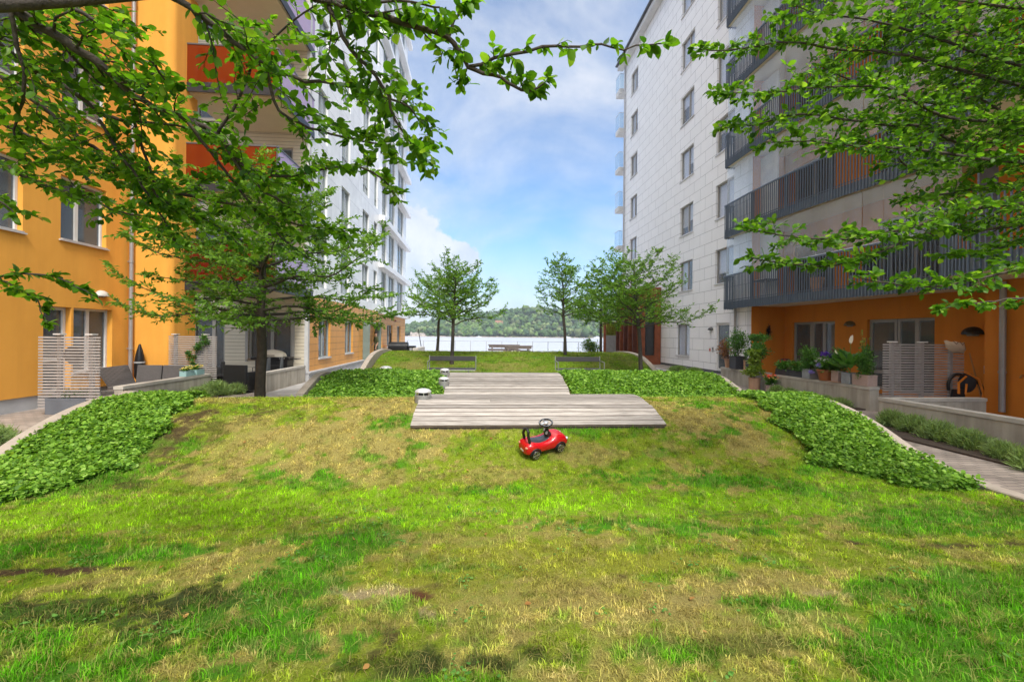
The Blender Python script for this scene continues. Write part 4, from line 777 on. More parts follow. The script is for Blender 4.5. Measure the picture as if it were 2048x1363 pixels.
# ------------------------------------------------------------------ low concrete walls
def cwall(lab, segs, h=.56, cap=.07):
    a = segs[0]; t = thing('terrace_wall', lab, 'wall', ((a[0] + a[2]) / 2, (a[1] + a[3]) / 2, 0), 'low concrete terrace walls'); b = MB(); c = MB()
    for x0, y0, x1, y1 in segs: b.box((x0, y0, -.05), (x1, y1, h - cap)); c.box((x0 - .012, y0 - .012, h - cap + .003), (x1 + .012, y1 + .012, h))
    b.build('wall_body', CONC, t); c.build('cap', CONCT, t); return t
cwall('low concrete wall in front of the grey rattan sofa, flower boxes on its far end', [(-7.55, 10.1, -7.38, 13.25)], .58)
cwall('low concrete wall beside the tree trunk in front of the grill', [(-6.22, 13.6, -6.045, 16.55)], .58)
cwall('low concrete wall carrying the long row of potted plants', [(9.38, 10.22, 9.62, 13.7)], .57)
cwall('low concrete wall near the entrance door with square dark pots on it', [(9.38, 14.2, 9.62, 16.9)], .57)
t = cwall('L shaped concrete wall in the right foreground', [(8.42, 2.5, 8.60, 8.95), (8.62, 8.80, 10.7, 8.95)], .50)

# ------------------------------------------------------------------ slatted privacy screens
def screen(x0, x1, Y, lab, posts, H=1.62):
    t = thing('slatted_screen', lab, 'screen', ((x0 + x1) / 2, Y, 0), 'slatted privacy screens'); s = MB(); z = .12
    while z < H: s.box((x0, Y - .012, z), (x1, Y + .012, z + .033)); z += .0605
    s.build('slats', SLAT, t)
    for px_ in posts:
        m = MB(); m.box((px_ - .04, Y + .014, 0), (px_ + .04, Y + .07, H + .02)); o = m.build('post', SLAT, t); m = MB(); m.box((px_ - .07, Y - .05, H + .022), (px_ + .07, Y + .10, H + .05)); m.build('post_cap', mat('cap_pale', (.62, .58, .55), .5), o)
    return t
screen(-8.98, -7.79, 10.05, 'grey slatted screen on the far left with a round disc behind it', (-8.60, -7.98))
screen(-8.58, -7.30, 13.38, 'grey slatted screen between the rattan sofa and the black armchair, with a climbing plant', (-8.42, -7.62))
screen(9.62, 11.70, 10.12, 'wide grey slatted screen at the end of the row of pots on the right', (9.88, 10.65, 11.4))
t = thing('round_disc', 'round brown disc hanging behind the leftmost slatted screen', 'ornament', (-8.48, 10.25, 1.15))
MB().lathe([(.18, -.02), (.19, 0), (.18, .02)], 28, Matrix.Translation((-8.48, 10.25, 1.22)) @ Matrix.Rotation(R(90), 4, 'X')).build('disc', mat('disc_brown', (.035, .018, .012), .6), t, True)
MB().tube([(-8.48, 10.25, 1.4), (-8.42, 10.2, 1.58)], .006, 6).build('cord', BLACK, t)

# ------------------------------------------------------------------ furniture on the left terraces
t = thing('lounge_sofa', 'grey rattan corner sofa in front of the orange wall', 'sofa', (-8.4, 12.6, 0))
b = MB()
for i, (xa, xb) in enumerate(((-9.15, -8.52), (-8.49, -7.86), (-7.83, -7.62))):
    M = Matrix.Translation((0, 12.98, .30)) @ Matrix.Rotation(R(-8), 4, 'X') @ Matrix.Translation((0, -12.98, -.30)); b.box((xa, 12.94, .30), (xb, 13.02, .82), M, .015)
b.build('backrest', GRATTAN, t)
b = MB(); b.add([(-9.18, 12.95, .3), (-9.18, 12.1, .3), (-9.12, 12.1, .3), (-9.12, 12.95, .3), (-9.42, 12.98, .82), (-9.46, 12.05, .80), (-9.40, 12.05, .80), (-9.36, 12.98, .82)], [(3, 2, 1, 0), (4, 5, 6, 7), (0, 1, 5, 4), (1, 2, 6, 5), (2, 3, 7, 6), (3, 0, 4, 7)]); b.build('side_backrest', GRATTAN, t)
b = MB(); b.box((-9.18, 12.05, .10), (-7.62, 12.93, .34), None, .015); b.build('seat', GRATTAN, t)
b = MB()
for x, y in ((-9.1, 12.1), (-7.75, 12.1), (-9.1, 12.85), (-7.75, 12.85)): b.box((x - .03, y - .03, 0), (x + .03, y + .03, .10))
b.build('feet', BLACK, t)
t = thing('footstool', 'grey rattan footstool in front of the corner sofa', 'stool', (-8.2, 11.6, 0)); MB().box((-8.75, 11.3, .08), (-7.75, 11.95, .33), None, .015).build('seat', GRATTAN, t); MB().box((-8.7, 11.35, 0), (-8.62, 11.43, .08)).box((-7.88, 11.35, 0), (-7.8, 11.43, .08)).build('feet', BLACK, t)
t = thing('covered_parasol', 'closed parasol in a black cover standing behind the downpipe', 'parasol', (-9.22, 13.2, 0))
MB().lathe([(.05, .35), (.12, .5), (.13, .8), (.10, 1.05), (.07, 1.2), (.02, 1.38)], 12, Matrix.Translation((-9.22, 13.2, 0))).build('cover', BLACK, t, True); MB().tube([(-9.22, 13.2, .03), (-9.22, 13.2, .4)], .02, 8).build('pole', METAL, t); MB().lathe([(.2, 0), (.2, .04), (.04, .06)], 16, Matrix.Translation((-9.22, 13.2, 0))).build('foot', BLACK, t)
MB().lathe([(.133, .86), (.133, .9)], 12, Matrix.Translation((-9.22, 13.2, 0))).build('strap', mat('strap_grey', (.35, .35, .35), .6), t)
def armchair(x, y, rz, lab):
    t = thing('rattan_armchair', lab, 'armchair', (x, y, 0), 'black rattan armchairs', rz)
    for nm, a, b in (('seat', (-.28, -.3, .16), (.28, .25, .38)), ('backrest', (-.36, .255, .06), (.36, .36, .80)), ('armrest', (-.36, -.33, .06), (-.285, .25, .60)), ('armrest', (.285, -.33, .06), (.36, .25, .60))): MB().box(a, b, None, .012).build(nm, RATTAN, t, local=True)
    MB().box((-.34, -.31, 0), (-.3, -.27, .06)).box((.3, -.31, 0), (.34, -.27, .06)).box((-.34, .3, 0), (-.3, .34, .06)).box((.3, .3, 0), (.34, .34, .06)).build('feet', BLACK, t, local=True)
    MB().box((-.27, -.29, .384), (.27, .24, .45), None, .02).build('cushion', mat('charcoal_cushion', (.03, .03, .033), .9), t, local=True); return t
armchair(-8.35, 15.0, R(-60), 'black rattan armchair just right of the slatted screen with the climber')
armchair(-6.75, 13.75, R(165), 'black rattan armchair seen behind the near tree trunk')
t = thing('rattan_table', 'low black rattan table between two armchairs', 'table', (-7.45, 14.4, 0)); MB().box((-7.95, 14.05, .05), (-6.98, 14.75, .40), None, .012).build('base', RATTAN, t); MB().box((-7.97, 14.03, .405), (-6.96, 14.77, .43), None, .008).build('table_top', mat('smoked_top', (.05, .05, .055), .2), t)
def foldchair(x, y, rz, lab):
    t = thing('garden_chair', lab, 'chair', (x, y, 0), 'dark chairs behind the low wall', rz)
    MB().box((-.21, .18, .48), (.21, .205, .92), None, .01).build('backrest', mat('mesh_grey', (.13, .14, .15), .7), t, local=True); MB().box((-.22, -.22, .43), (.22, .2, .46), None, .01).build('seat', mat('mesh_grey', (.13, .14, .15)), t, local=True)
    for sx in (-.21, .21):
        MB().tube([(sx, .2, .93), (sx, .17, .45), (sx, .24, 0)], .012, 6).build('leg', BLACK, t, True, True); MB().tube([(sx, -.2, 0), (sx, -.2, .64), (sx, .16, .66)], .012, 6).build('leg', BLACK, t, True, True)
foldchair(-6.75, 14.85, R(-80), 'grey mesh garden chair nearer the trunk, its back above the low wall'); foldchair(-6.62, 15.5, R(-80), 'grey mesh garden chair further from the trunk, its back above the low wall')
t = thing('gas_grill', 'gas grill with a cream lid and black cart against the clapboard wall', 'grill', (-6.9, 16.1, 0))
MB().box((-7.45, 15.9, .10), (-6.4, 16.45, .80), None, .02).build('cart', BLACK, t); MB().box((-7.6, 15.9, .80), (-6.36, 16.4, .9), None, .02).build('body', BLACK, t)
m = MB(); vs = []; nn = 14
for i in range(nn + 1):
    a = math.pi * i / nn
    for j in range(9): b = math.pi * j / 8; vs.append((-6.98 - .42 * math.cos(a), 16.15 - .25 * math.cos(b) * (math.sin(a) ** .35 if 0 < i < nn else 0), .905 + .24 * (math.sin(a) ** .8 if 0 < i < nn else 0) * (math.sin(b) ** .5 if 0 < j < 8 else 0)))
m.add(vs, [(i * 9 + j, i * 9 + j + 1, i * 9 + j + 10, i * 9 + j + 9) for i in range(nn) for j in range(8)]); m.build('lid', mat('lid_cream', (.58, .52, .42), .35, .03), t, 2)
MB().tube([(-7.2, 15.86, .96), (-6.8, 15.86, .96)], .012, 8).build('lid_handle', BLACK, t, True)
for x in (-6.5, -6.62): MB().lathe([(.03, 0), (.03, .03)], 12, Matrix.Translation((x, 15.89, .86)) @ Matrix.Rotation(R(90), 4, 'X')).build('knob', STEEL, t, True)
MB().box((-6.35, 15.95, .82), (-6.1, 16.35, .85), None, .01).build('side_shelf', BLACK, t)

# big black smoker beyond the far wave
t = thing('barrel_smoker', 'big black barrel smoker on the waterside terrace beside the orange panels', 'smoker', (-5.0, 30, 0))
MB().lathe([(.30, -.62), (.34, -.6), (.34, .6), (.30, .62)], 18, Matrix.Translation((-5.1, 30, .85)) @ Matrix.Rotation(R(90), 4, 'Y')).build('barrel', BLACK, t, True)
MB().box((-4.45, 29.7, .5), (-4.0, 30.3, .95), None, .02).build('fire_box', BLACK, t); MB().tube([(-5.6, 30, 1.1), (-5.6, 30, 1.75)], .05, 10).build('chimney', BLACK, t)
MB().box((-6.0, 29.6, .92), (-5.75, 30.4, .95)).build('side_shelf', WOODB, t); MB().box((-4.35, 29.69, .62), (-4.2, 29.698, .82)).build('damper_plate', STEEL, t)
for x in (-5.6, -4.6): MB().tube([(x, 29.75, 0), (x, 29.8, .6)], .025, 8).build('leg', BLACK, t); MB().tube([(x, 30.25, 0), (x, 30.2, .6)], .025, 8).build('leg', BLACK, t)
cw = thing('planter_wall', 'short pale concrete planter wall behind the far turf wave on the left', 'wall', (-3.8, 31, 0)); MB().box((-4.1, 29.2, 0), (-3.75, 33, .82), None, .02).build('wall_body', CONCT, cw)
t = thing('leaning_pole', 'thin dark pole leaning on the waterside terrace left of the far trees', 'pole', (-4.4, 36, 0)); MB().tube([(-4.25, 36, 0), (-4.62, 36, 2.1)], .03, 8).build('shaft', BLACK, t); MB().lathe([(.16, 0), (.16, .05)], 12, Matrix.Translation((-4.25, 36, 0))).build('foot', CONCT, t)

# ------------------------------------------------------------------ benches
def bench(x, y, lab):
    z = g1(x, y) ; t = thing('park_bench', lab, 'bench', (x, y, z - .02), 'park benches facing the deck'); W = .66; z0 = .0
    MB().box((-W, .245, .66), (W, .275, .80), None, .006).build('backrest', mat('bench_board', (.045, .042, .045), .6, .1), t, local=True)
    MB().box((-W, -.20, .43), (W, -.06, .465), None, .006).box((-W, -.045, .43), (W, .095, .465), None, .006).box((-W, .11, .43), (W, .22, .465), None, .006).build('seat', mat('bench_board', (.045, .042, .045)), t, local=True)
    for s in (-1, 1):
        MB().tube([(s * (W + .02), .30, .82), (s * (W + .02), .26, .42), (s * (W + .02), -.2, .42), (s * (W + .02), -.22, .66), (s * (W + .02), .26, .68)], .013, 8).build('end_frame', mat('bench_steel', (.26, .26, .26), .5, metal=.4), t, True, True)
        MB().tube([(s * W * .72, 0, .42), (s * W * .72, .02, -.3)], .025, 8).build('leg', METAL, t, True, True)
    MB().box((-W, -.215, .41), (W, -.203, .435)).build('front_rail', METAL, t, local=True)
bench(-.72, 13.25, 'dark slatted park bench on the left, in front of a slim tree'); bench(3.02, 13.25, 'dark slatted park bench on the right side behind the deck')

# picnic tables beyond
def picnic(x, y, w, lab):
    t = thing('picnic_table', lab, 'table', (x, y, 0), 'picnic tables on the waterside terrace'); wm = mat('picnic_wood', (.17, .14, .125), .8, .2, 6)
    MB().box((x - w, y - .38, .93), (x + w, y + .38, 1.0)).box((x - w + .06, y - .36, .78), (x + w - .06, y + .36, .928)).build('table_top', wm, t)
    for s in (-1, 1): MB().box((x - w, y + s * .75 - .14, .56), (x + w, y + s * .75 + .14, .66)).build('seat_plank', wm, t)
    for s in (-1, 1): MB().tube([(x + s * w * .75, y - .8, 0), (x + s * w * .75, y - .3, .92)], .04, 6).tube([(x + s * w * .75, y + .8, 0), (x + s * w * .75, y + .3, .92)], .04, 6).box((x + s * w * .75 - .03, y - .85, .48), (x + s * w * .75 + .03, y + .85, .55)).build('trestle', wm, t)
picnic(1.95, 33.5, 1.15, 'further wooden picnic table by the quay railing'); picnic(2.75, 30.8, .95, 'nearer wooden picnic table behind the far turf wave')
t = thing('garden_bench', 'low dark backless bench right of the picnic tables', 'bench', (4.3, 31, 0)); MB().box((3.7, 30.8, .52), (4.75, 31.2, .57)).build('seat', mat('picnic_wood', (.17, .14, .125)), t); MB().box((3.8, 30.85, 0), (3.88, 31.15, .52)).box((4.58, 30.85, 0), (4.66, 31.15, .52)).build('legs', BLACK, t)

# quay railing
t = thing('quay_railing', 'thin steel railing along the quay edge', 'railing', (3, 41, 0)); r = MB(); px_ = -9.0
xs = []
while px_ < 13: xs.append(px_); px_ += 1.4
for x in xs:
    MB().box((x - .025, 40.97, .12), (x + .025, 41.02, 1.1)).build('post', METAL, t)
MB().box((-9, 40.965, 1.102), (12.8, 41.025, 1.135)).build('handrail', METAL, t); MB().box((-9, 40.985, .26), (12.8, 41.005, .285)).build('bottom_rail', METAL, t)
m = MB()
for i in range(len(xs) - 1):
    for k in range(1, 6): z = .29 + .135 * k; m.box((xs[i] + .026, 40.993, z), (xs[i + 1] - .026, 40.997, z + .004))
m.build('wires', METAL, t)

# ------------------------------------------------------------------ pots and plants
def clump(P, n, rx, ry, rz, rs, up=.4):
    """n leaf bases through an uneven volume around P"""
    c = rs.normal(0, 1, (max(3, n // 22), 3)); c /= np.linalg.norm(c, axis=1)[:, None]; c *= rs.uniform(.25, .95, (len(c), 1))
    k = rs.randint(0, len(c), n); q = c[k] + rs.normal(0, .20, (n, 3)); q[:, 2] = np.abs(q[:, 2] + .9) - .9
    pts = np.array(P) + q * np.array((rx, ry, rz)); D = q * .9 + rs.normal(0, .55, (n, 3)) + np.array((0, 0, up)); U = rs.normal(0, .5, (n, 3)) + np.array((0, 0, 1.2)); return pts, D, U
def foliage(t, P, n, r, size, m, seed=1, up=.4, wid=1., name='foliage', big=False):
    n = int(n * 1.8); size *= 1.15
    rs = np.random.RandomState(seed); p, D, U = clump(P, n, *r, rs, up); return leaves(name, p, D, U, size * rs.uniform(.6, 1.3, n), m, t, big, wid)
def stems(t, base, tips, r=.008, m=None):
    b = MB()
    for tp in tips: mid = (np.array(base) + np.array(tp)) / 2 + np.array((rnd.uniform(-.02, .02), rnd.uniform(-.02, .02), .03)); b.tube([base, tuple(mid), tp], [r, r * .8, r * .5], 5)
    return b.build('stem', m or BARKN, t)
def blossoms(t, P, n, r, size, m, seed, per=5, name='blossom'):
    rs = np.random.RandomState(seed); c = np.array(P) + rs.uniform(-1, 1, (n, 3)) * np.array(r); c = np.repeat(c, per, 0); a = rs.uniform(0, 6.28, len(c))
    D = np.stack([np.cos(a), np.sin(a), rs.uniform(.1, .7, len(c))], 1); return leaves(name, c + rs.normal(0, size * .12, c.shape), D, np.tile((0, 0, 1.), (len(c), 1)), size * rs.uniform(.7, 1.2, len(c)), m, t, False, 1.6)
def potted(lab, x, y, z, shape, m, w, h, cat='potted plant', name='potted_plant', group=None, d=None):
    t = thing(name, lab, cat, (x, y, z), group); d = d or w
    if shape == 'box':
        b = MB(); e = .012; b.box((x - w / 2, y - d / 2, z), (x + w / 2, y + d / 2, z + h * .86), None, .006)
        for a, c in (((x - w / 2, y - d / 2), (x + w / 2, y - d / 2 + e)), ((x - w / 2, y + d / 2 - e), (x + w / 2, y + d / 2)), ((x - w / 2, y - d / 2 + e), (x - w / 2 + e, y + d / 2 - e)), ((x + w / 2 - e, y - d / 2 + e), (x + w / 2, y + d / 2 - e))): b.box((*a, z + h * .86), (*c, z + h))
        b.build('pot', m, t); MB().box((x - w / 2 + e, y - d / 2 + e, z + h * .865), (x + w / 2 - e, y + d / 2 - e, z + h * .93)).build('soil', SOIL, t)
    else:
        k = .72 if shape == 'taper' else .95; MB().lathe([(w / 2 * k, 0), (w / 2 * .97, h * .88), (w / 2 * 1.05, h * .88), (w / 2 * 1.05, h), (w / 2 * .92, h), (w / 2 * .9, h * .9), (.005, h * .9)], 20, Matrix.Translation((x, y, z))).build('pot', m, t, True)
        MB().lathe([(w / 2 * .9, h * .905), (.004, h * .92)], 14, Matrix.Translation((x, y, z))).build('soil', SOIL, t)
    return t
WZ = .575; PX_ = 9.5
# far low wall, beside the entrance
t = potted('bronze leaved shrub in a beige pot, leftmost on the far low wall', PX_, 16.6, WZ, 'taper', TERRA, .28, .34); foliage(t, (PX_ - .1, 16.6, 1.25), 500, (.28, .28, .36), .06, BRONZE, 1); stems(t, (PX_, 16.6, .85), [(PX_ - .1, 16.6, 1.4), (PX_ + .1, 16.5, 1.3)])
t = potted('tall white flecked bush in the left square anthracite pot on the far low wall', PX_, 15.95, WZ, 'box', ANTH, .42, .46); foliage(t, (PX_, 15.95, 1.5), 1100, (.36, .40, .50), .06, POTL, 2); blossoms(t, (PX_ - .1, 15.9, 1.5), 30, (.3, .34, .4), .025, petal('petal_white', (.7, .7, .66)), 22); stems(t, (PX_, 15.95, .97), [(PX_, 15.9, 1.6), (PX_ + .1, 16.1, 1.5), (PX_ - .12, 15.8, 1.5)])
t = potted('small beige pot between the two anthracite pots', PX_, 15.42, WZ, 'round', TERRA, .2, .34); foliage(t, (PX_, 15.42, 1.1), 160, (.14, .14, .22), .05, POTL, 3)
t = potted('flat topped bush in the right square anthracite pot on the far low wall', PX_, 15.02, WZ, 'box', ANTH, .36, .42); foliage(t, (PX_ + .12, 14.95, 1.72), 800, (.28, .48, .12), .055, POTL, 4); foliage(t, (PX_ - .1, 14.6, 1.28), 700, (.3, .40, .26), .07, POTL, 5, name='lower_foliage', wid=1.2); stems(t, (PX_, 15.02, .95), [(PX_ + .1, 15.1, 1.7), (PX_, 14.8, 1.7), (PX_ - .05, 14.7, 1.3)])
t = potted('yellow green layered shrub in a tall pot on the path by the gap', 9.12, 14.35, 0, 'round', TERRA, .36, .40)
for k in range(5): foliage(t, (9.12, 14.3, .56 + .17 * k), 170, (.30 - .03 * k, .30 - .03 * k, .09), .085, POTY, 30 + k, .1, 1.3, 'foliage_tier')
stems(t, (9.12, 14.35, .36), [(9.12, 14.33, 1.35)])
t = potted('pink flowering pot on the path at the foot of the low wall', 9.16, 13.6, 0, 'round', PINKP, .26, .24); foliage(t, (9.16, 13.6, .36), 260, (.20, .2, .10), .07, POTL, 40); blossoms(t, (9.16, 13.58, .52), 26, (.20, .18, .06), .055, petal('petal_coral', (.80, .16, .12)), 41); blossoms(t, (9.14, 13.5, .47), 14, (.2, .18, .05), .045, petal('petal_cream', (.75, .6, .25)), 42, name='cream_blossom')
t = thing('draped_jacket', 'maroon fabric draped over a chair in the gap between the two low walls', 'fabric', (9.9, 13.9, 0)); m = MB(); vs = []
for i in range(11):
    for j in range(15): a = 2 * math.pi * j / 15; r_ = (.12 + .24 * (i / 10) ** .6) * (1 + .13 * math.sin(a * 4 + i * .5)) * (1 - .35 * (i / 10) ** 5); vs.append((9.9 + r_ * math.cos(a), 13.95 + r_ * .9 * math.sin(a), 1.05 - .082 * i))
m.add(vs, [(i * 15 + j, i * 15 + (j + 1) % 15, (i + 1) * 15 + (j + 1) % 15, (i + 1) * 15 + j) for i in range(10) for j in range(15)] + [tuple(range(15))]); m.build('fabric', mat('maroon_cloth', (.09, .022, .03), .9, .2, 8), t, 2)
m = MB()
for x, y in ((9.72, 13.75), (10.1, 13.8), (9.75, 14.15), (10.08, 14.12)): m.tube([(x, y, 0), (x, y, .45)], .015, 6)
m.build('chair_legs', BLACK, t)
# near low wall: long row
def wallpot(lab, y, w, h, m, shape='box', d=None, **k): return potted(lab, PX_, y, WZ, shape, m, w, h, d=d, **k)
for y, lab in ((13.42, 'left black trough with red geraniums on the long low wall'), (12.82, 'right black trough with red geraniums on the long low wall')):
    t = wallpot(lab, y, .22, .17, ANTH, d=.56); foliage(t, (PX_, y, .88), 420, (.16, .30, .13), .06, POTL, int(y * 10), wid=1.5); blossoms(t, (PX_, y, .98), 9 if y > 13 else 5, (.12, .26, .06), .045, petal('petal_red', (.62, .02, .01)), int(y * 7))
t = wallpot('dark leaved bush in a square zinc pot on the long low wall', 12.32, .30, .27, ZINC); foliage(t, (PX_, 12.32, 1.12), 650, (.24, .28, .34), .065, POTL, 51); stems(t, (PX_, 12.32, .8), [(PX_, 12.3, 1.2), (PX_ + .1, 12.45, 1.3), (PX_ - .1, 12.2, 1.2)])
t = wallpot('purple and mauve hydrangea in a wooden tub on the long wall', 11.72, .46, .30, WOODB, 'taper'); foliage(t, (PX_, 11.72, 1.0), 560, (.28, .34, .2), .08, POTL, 52, wid=1.3)
for i, (dx, dy, dz, r_, c) in enumerate(((.0, .05, 1.28, .11, (.10, .03, .42)), (.1, -.12, 1.24, .10, (.12, .04, .45)), (-.14, .12, 1.13, .08, (.55, .45, .62)), (-.12, -.14, 1.12, .08, (.58, .48, .60)), (-.18, .0, 1.0, .09, (.30, .24, .72)), (-.2, .3, .78, .06, (.22, .16, .6)))): foliage(t, (PX_ + dx, 11.72 + dy, dz), 130, (r_, r_, r_ * .7), .028, petal('petal_h%d' % (i // 2), c), 60 + i, .3, 1.8, 'flower_head')
t = wallpot('dark rose bush in a tall pinkish pot on the long low wall', 11.30, .24, .30, PINKP); foliage(t, (PX_, 11.3, 1.12), 480, (.22, .24, .34), .06, POTL, 53); stems(t, (PX_, 11.3, .85), [(PX_, 11.3, 1.3), (PX_ - .1, 11.4, 1.2)]); MB().box((PX_ - .16, 11.14, WZ - .0), (PX_ + .16, 11.46, WZ + .02)).build('saucer', TERRA, t)
# peace lily
t = wallpot('peace lily with tall white spathe in a square zinc pot on the long wall', 10.93, .27, .28, ZINC); rs = np.random.RandomState(5); n = 46; a = rs.uniform(0, 6.28, n)
ti = rs.uniform(.4, 1.25, n); D = np.stack([np.cos(a) * np.cos(ti), np.sin(a) * np.cos(ti), np.sin(ti)], 1); base = np.array((PX_, 10.93, .86)) + D * .22; leaves('foliage', base, D, np.stack([0 * a, 0 * a, 1 + 0 * a], 1), rs.uniform(.3, .5, n), POTL, t, True, .62)
m = MB()
for (x, y, z) in ((PX_ - .02, 10.9, 1.62), (PX_ - .1, 11.2, 1.35)): m.tube([(PX_, 10.93, .84), (x, y, z)], [.008, .005], 6)
m.build('stem', POTL, t); leaves('spathe', [(PX_ - .02, 10.9, 1.58), (PX_ - .1, 11.2, 1.32)], [(.05, -.1, 1), (-.2, .5, .6)], [(-1, -.3, .2), (-1, 0, .4)], [.24, .14], petal('petal_ivory', (.82, .76, .66)), t, True, .7)
t = wallpot('trellised climbing plant in a long pinkish trough at the near end of the wall', 10.5, .26, .27, PINKP, d=.46); foliage(t, (PX_, 10.5, 1.12), 750, (.16, .20, .42), .06, POTL, 55); foliage(t, (PX_, 10.52, 1.72), 40, (.05, .05, .22), .04, POTY, 56, name='top_shoot'); m = MB()
for dy in (-.1, 0, .1): m.tube([(PX_ + .04, 10.5 + dy, .8), (PX_ + .04, 10.5 + dy * 1.2, 1.75)], .006, 5)
m.build('trellis', BARKN, t)
t = thing('hanging_basket', 'small dark wilted plant hanging on the shaded orange return wall', 'plant', (12.0, 17.9, 2.0)); foliage(t, (12.0, 17.92, 1.95), 120, (.12, .05, .2), .06, mat('dry_dark', (.03, .02, .02), .9), 57); MB().tube([(12.0, 17.965, 2.3), (12.0, 17.9, 2.15)], .006, 5).build('hook', BLACK, t)
# left side pots
t = potted('small green plants in a dark grey rectangular planter at the foot of the slatted screen', -8.45, 10.2, 0, 'box', mat('slate_planter', (.13, .14, .16), .6), .78, .34, d=.34); foliage(t, (-8.42, 10.2, .40), 420, (.36, .16, .09), .05, POTL, 58)
FB = mat('turquoise_box', (.27, .43, .43), .5)
for y, lab in ((12.35, 'nearer turquoise flower box with pale yellow pansies on the low wall'), (12.78, 'further turquoise flower box with pale yellow pansies on the low wall')):
    t = potted(lab, -7.465, y, .585, 'box', FB, .17, .14, d=.36, cat='flower box', name='flower_box'); foliage(t, (-7.465, y, .76), 130, (.09, .17, .05), .04, POTL, int(y * 9)); blossoms(t, (-7.465, y, .80), 20, (.09, .17, .04), .045, petal('petal_pansy', (.80, .68, .28)), int(y * 5))
t = thing('climbing_plant', 'young climbing plant winding up the slatted screen by the armchair', 'plant', (-7.85, 13.3, 0)); q = [(-7.8, 13.33, 0), (-7.85, 13.32, .5), (-7.92, 13.33, .95), (-7.78, 13.33, 1.3), (-7.6, 13.33, 1.55)]; MB().tube(q, [.012, .01, .008, .006, .004], 6).build('stem', BARKN, t)
for i, (p, r_) in enumerate((((-7.8, 13.3, .45), .17), ((-7.88, 13.3, .75), .12), ((-7.95, 13.3, 1.05), .16), ((-7.78, 13.3, 1.3), .12), ((-7.6, 13.3, 1.48), .14))): foliage(t, p, 150, (r_, .06, r_), .05, POTL, 70 + i)
# lavender along the walls
def herb(x, y, r, h, lab, seed, z=0):
    r *= 1.25; t = thing('lavender_bush', lab, 'shrub', (x, y, z), 'lavender bushes along the paths'); rs = np.random.RandomState(seed); n = int(3600 * r * r / .06); a = rs.uniform(0, 6.28, n); q = np.sqrt(rs.uniform(0, 1, n)) * r * (.75 + .3 * np.sin(a * 3 + seed) + .15 * np.sin(a * 7)); base = np.stack([x + q * np.cos(a) * .6, y + q * np.sin(a) * .6, z + rs.uniform(.02, h * .72, n) * (1 - (q / r) ** 2 * .5)], 1)
    D = np.stack([np.cos(a) * q / r * .9, np.sin(a) * q / r * .9, np.ones(n)], 1) + rs.normal(0, .6, (n, 3)); base[:, :2] += rs.normal(0, r * .16, (n, 2)); leaves('foliage', base, D, rs.normal(0, 1, (n, 3)), rs.uniform(.25, 1.0, n) ** 1.6 * h * .50, HERB, t, False, .2)
    m = MB()
    for k in range(9): b_ = rs.uniform(0, 6.28); m.tube([(x, y, z), (x + .35 * r * math.cos(b_), y + .35 * r * math.sin(b_), z + h * .3), (x + .8 * r * math.cos(b_), y + .8 * r * math.sin(b_), z + h * .5)], [.008, .006, .003], 5)
    m.build('woody_stems', BARK, t)
for i, (x, y, r_, h, lab) in enumerate(((8.1, 8.3, .22, .36, 'lavender bush at the far end of the wall in the right foreground'), (8.0, 7.75, .24, .36, 'second lavender bush from the far end of the right foreground wall'), (7.85, 7.15, .24, .36, 'third lavender bush from the far end along the right foreground wall'), (7.75, 6.6, .22, .35, 'fourth lavender bush from the far end along the right foreground wall'), (7.6, 6.05, .2, .3, 'sparse lavender bush fifth from the far end along the right foreground wall'), (7.4, 5.5, .24, .34, 'nearest lavender bush at the right edge of the photo'),
        (9.05, 13.1, .22, .30, 'lavender bush beside the pink flowering pot'), (9.05, 12.55, .22, .30, 'lavender bush under the geranium troughs'), (9.05, 11.9, .24, .27, 'lavender bush under the hydrangea'), (9.05, 11.2, .22, .26, 'lavender bush under the peace lily'), (9.0, 10.65, .22, .27, 'lavender bush at the near end of the long low wall'),
        (9.9, 21.8, .42, .30, 'lavender bush under the ground floor window of the pale tower'), (10.3, 20.9, .36, .28, 'lavender bush left of the entrance door of the pale tower'),
        (-7.3, 7.35, .30, .34, 'lavender bush on the paving at the left edge of the photo'), (-7.05, 12.9, .32, .42, 'tall lavender bush at the far end of the left low wall'), (-7.05, 12.1, .28, .36, 'lavender bush midway along the left low wall'), (-6.7, 13.3, .22, .34, 'small lavender bush beside the black armchair'), (-7.0, 11.3, .26, .34, 'lavender bush near the middle of the grey wall with flower boxes'))): herb(x, y, r_, h, lab, 100 + i)
m = MB(); m.box((7.3, 4.9, .004), (8.40, 8.6, .03)); m.box((8.85, 10.3, .004), (9.36, 13.55, .03)); m.box((-7.36, 10.2, .004), (-6.85, 13.1, .03)); tag(m.build('planting_soil', SOIL), 'dark soil strip under the lavender', 'soil', kind='structure')
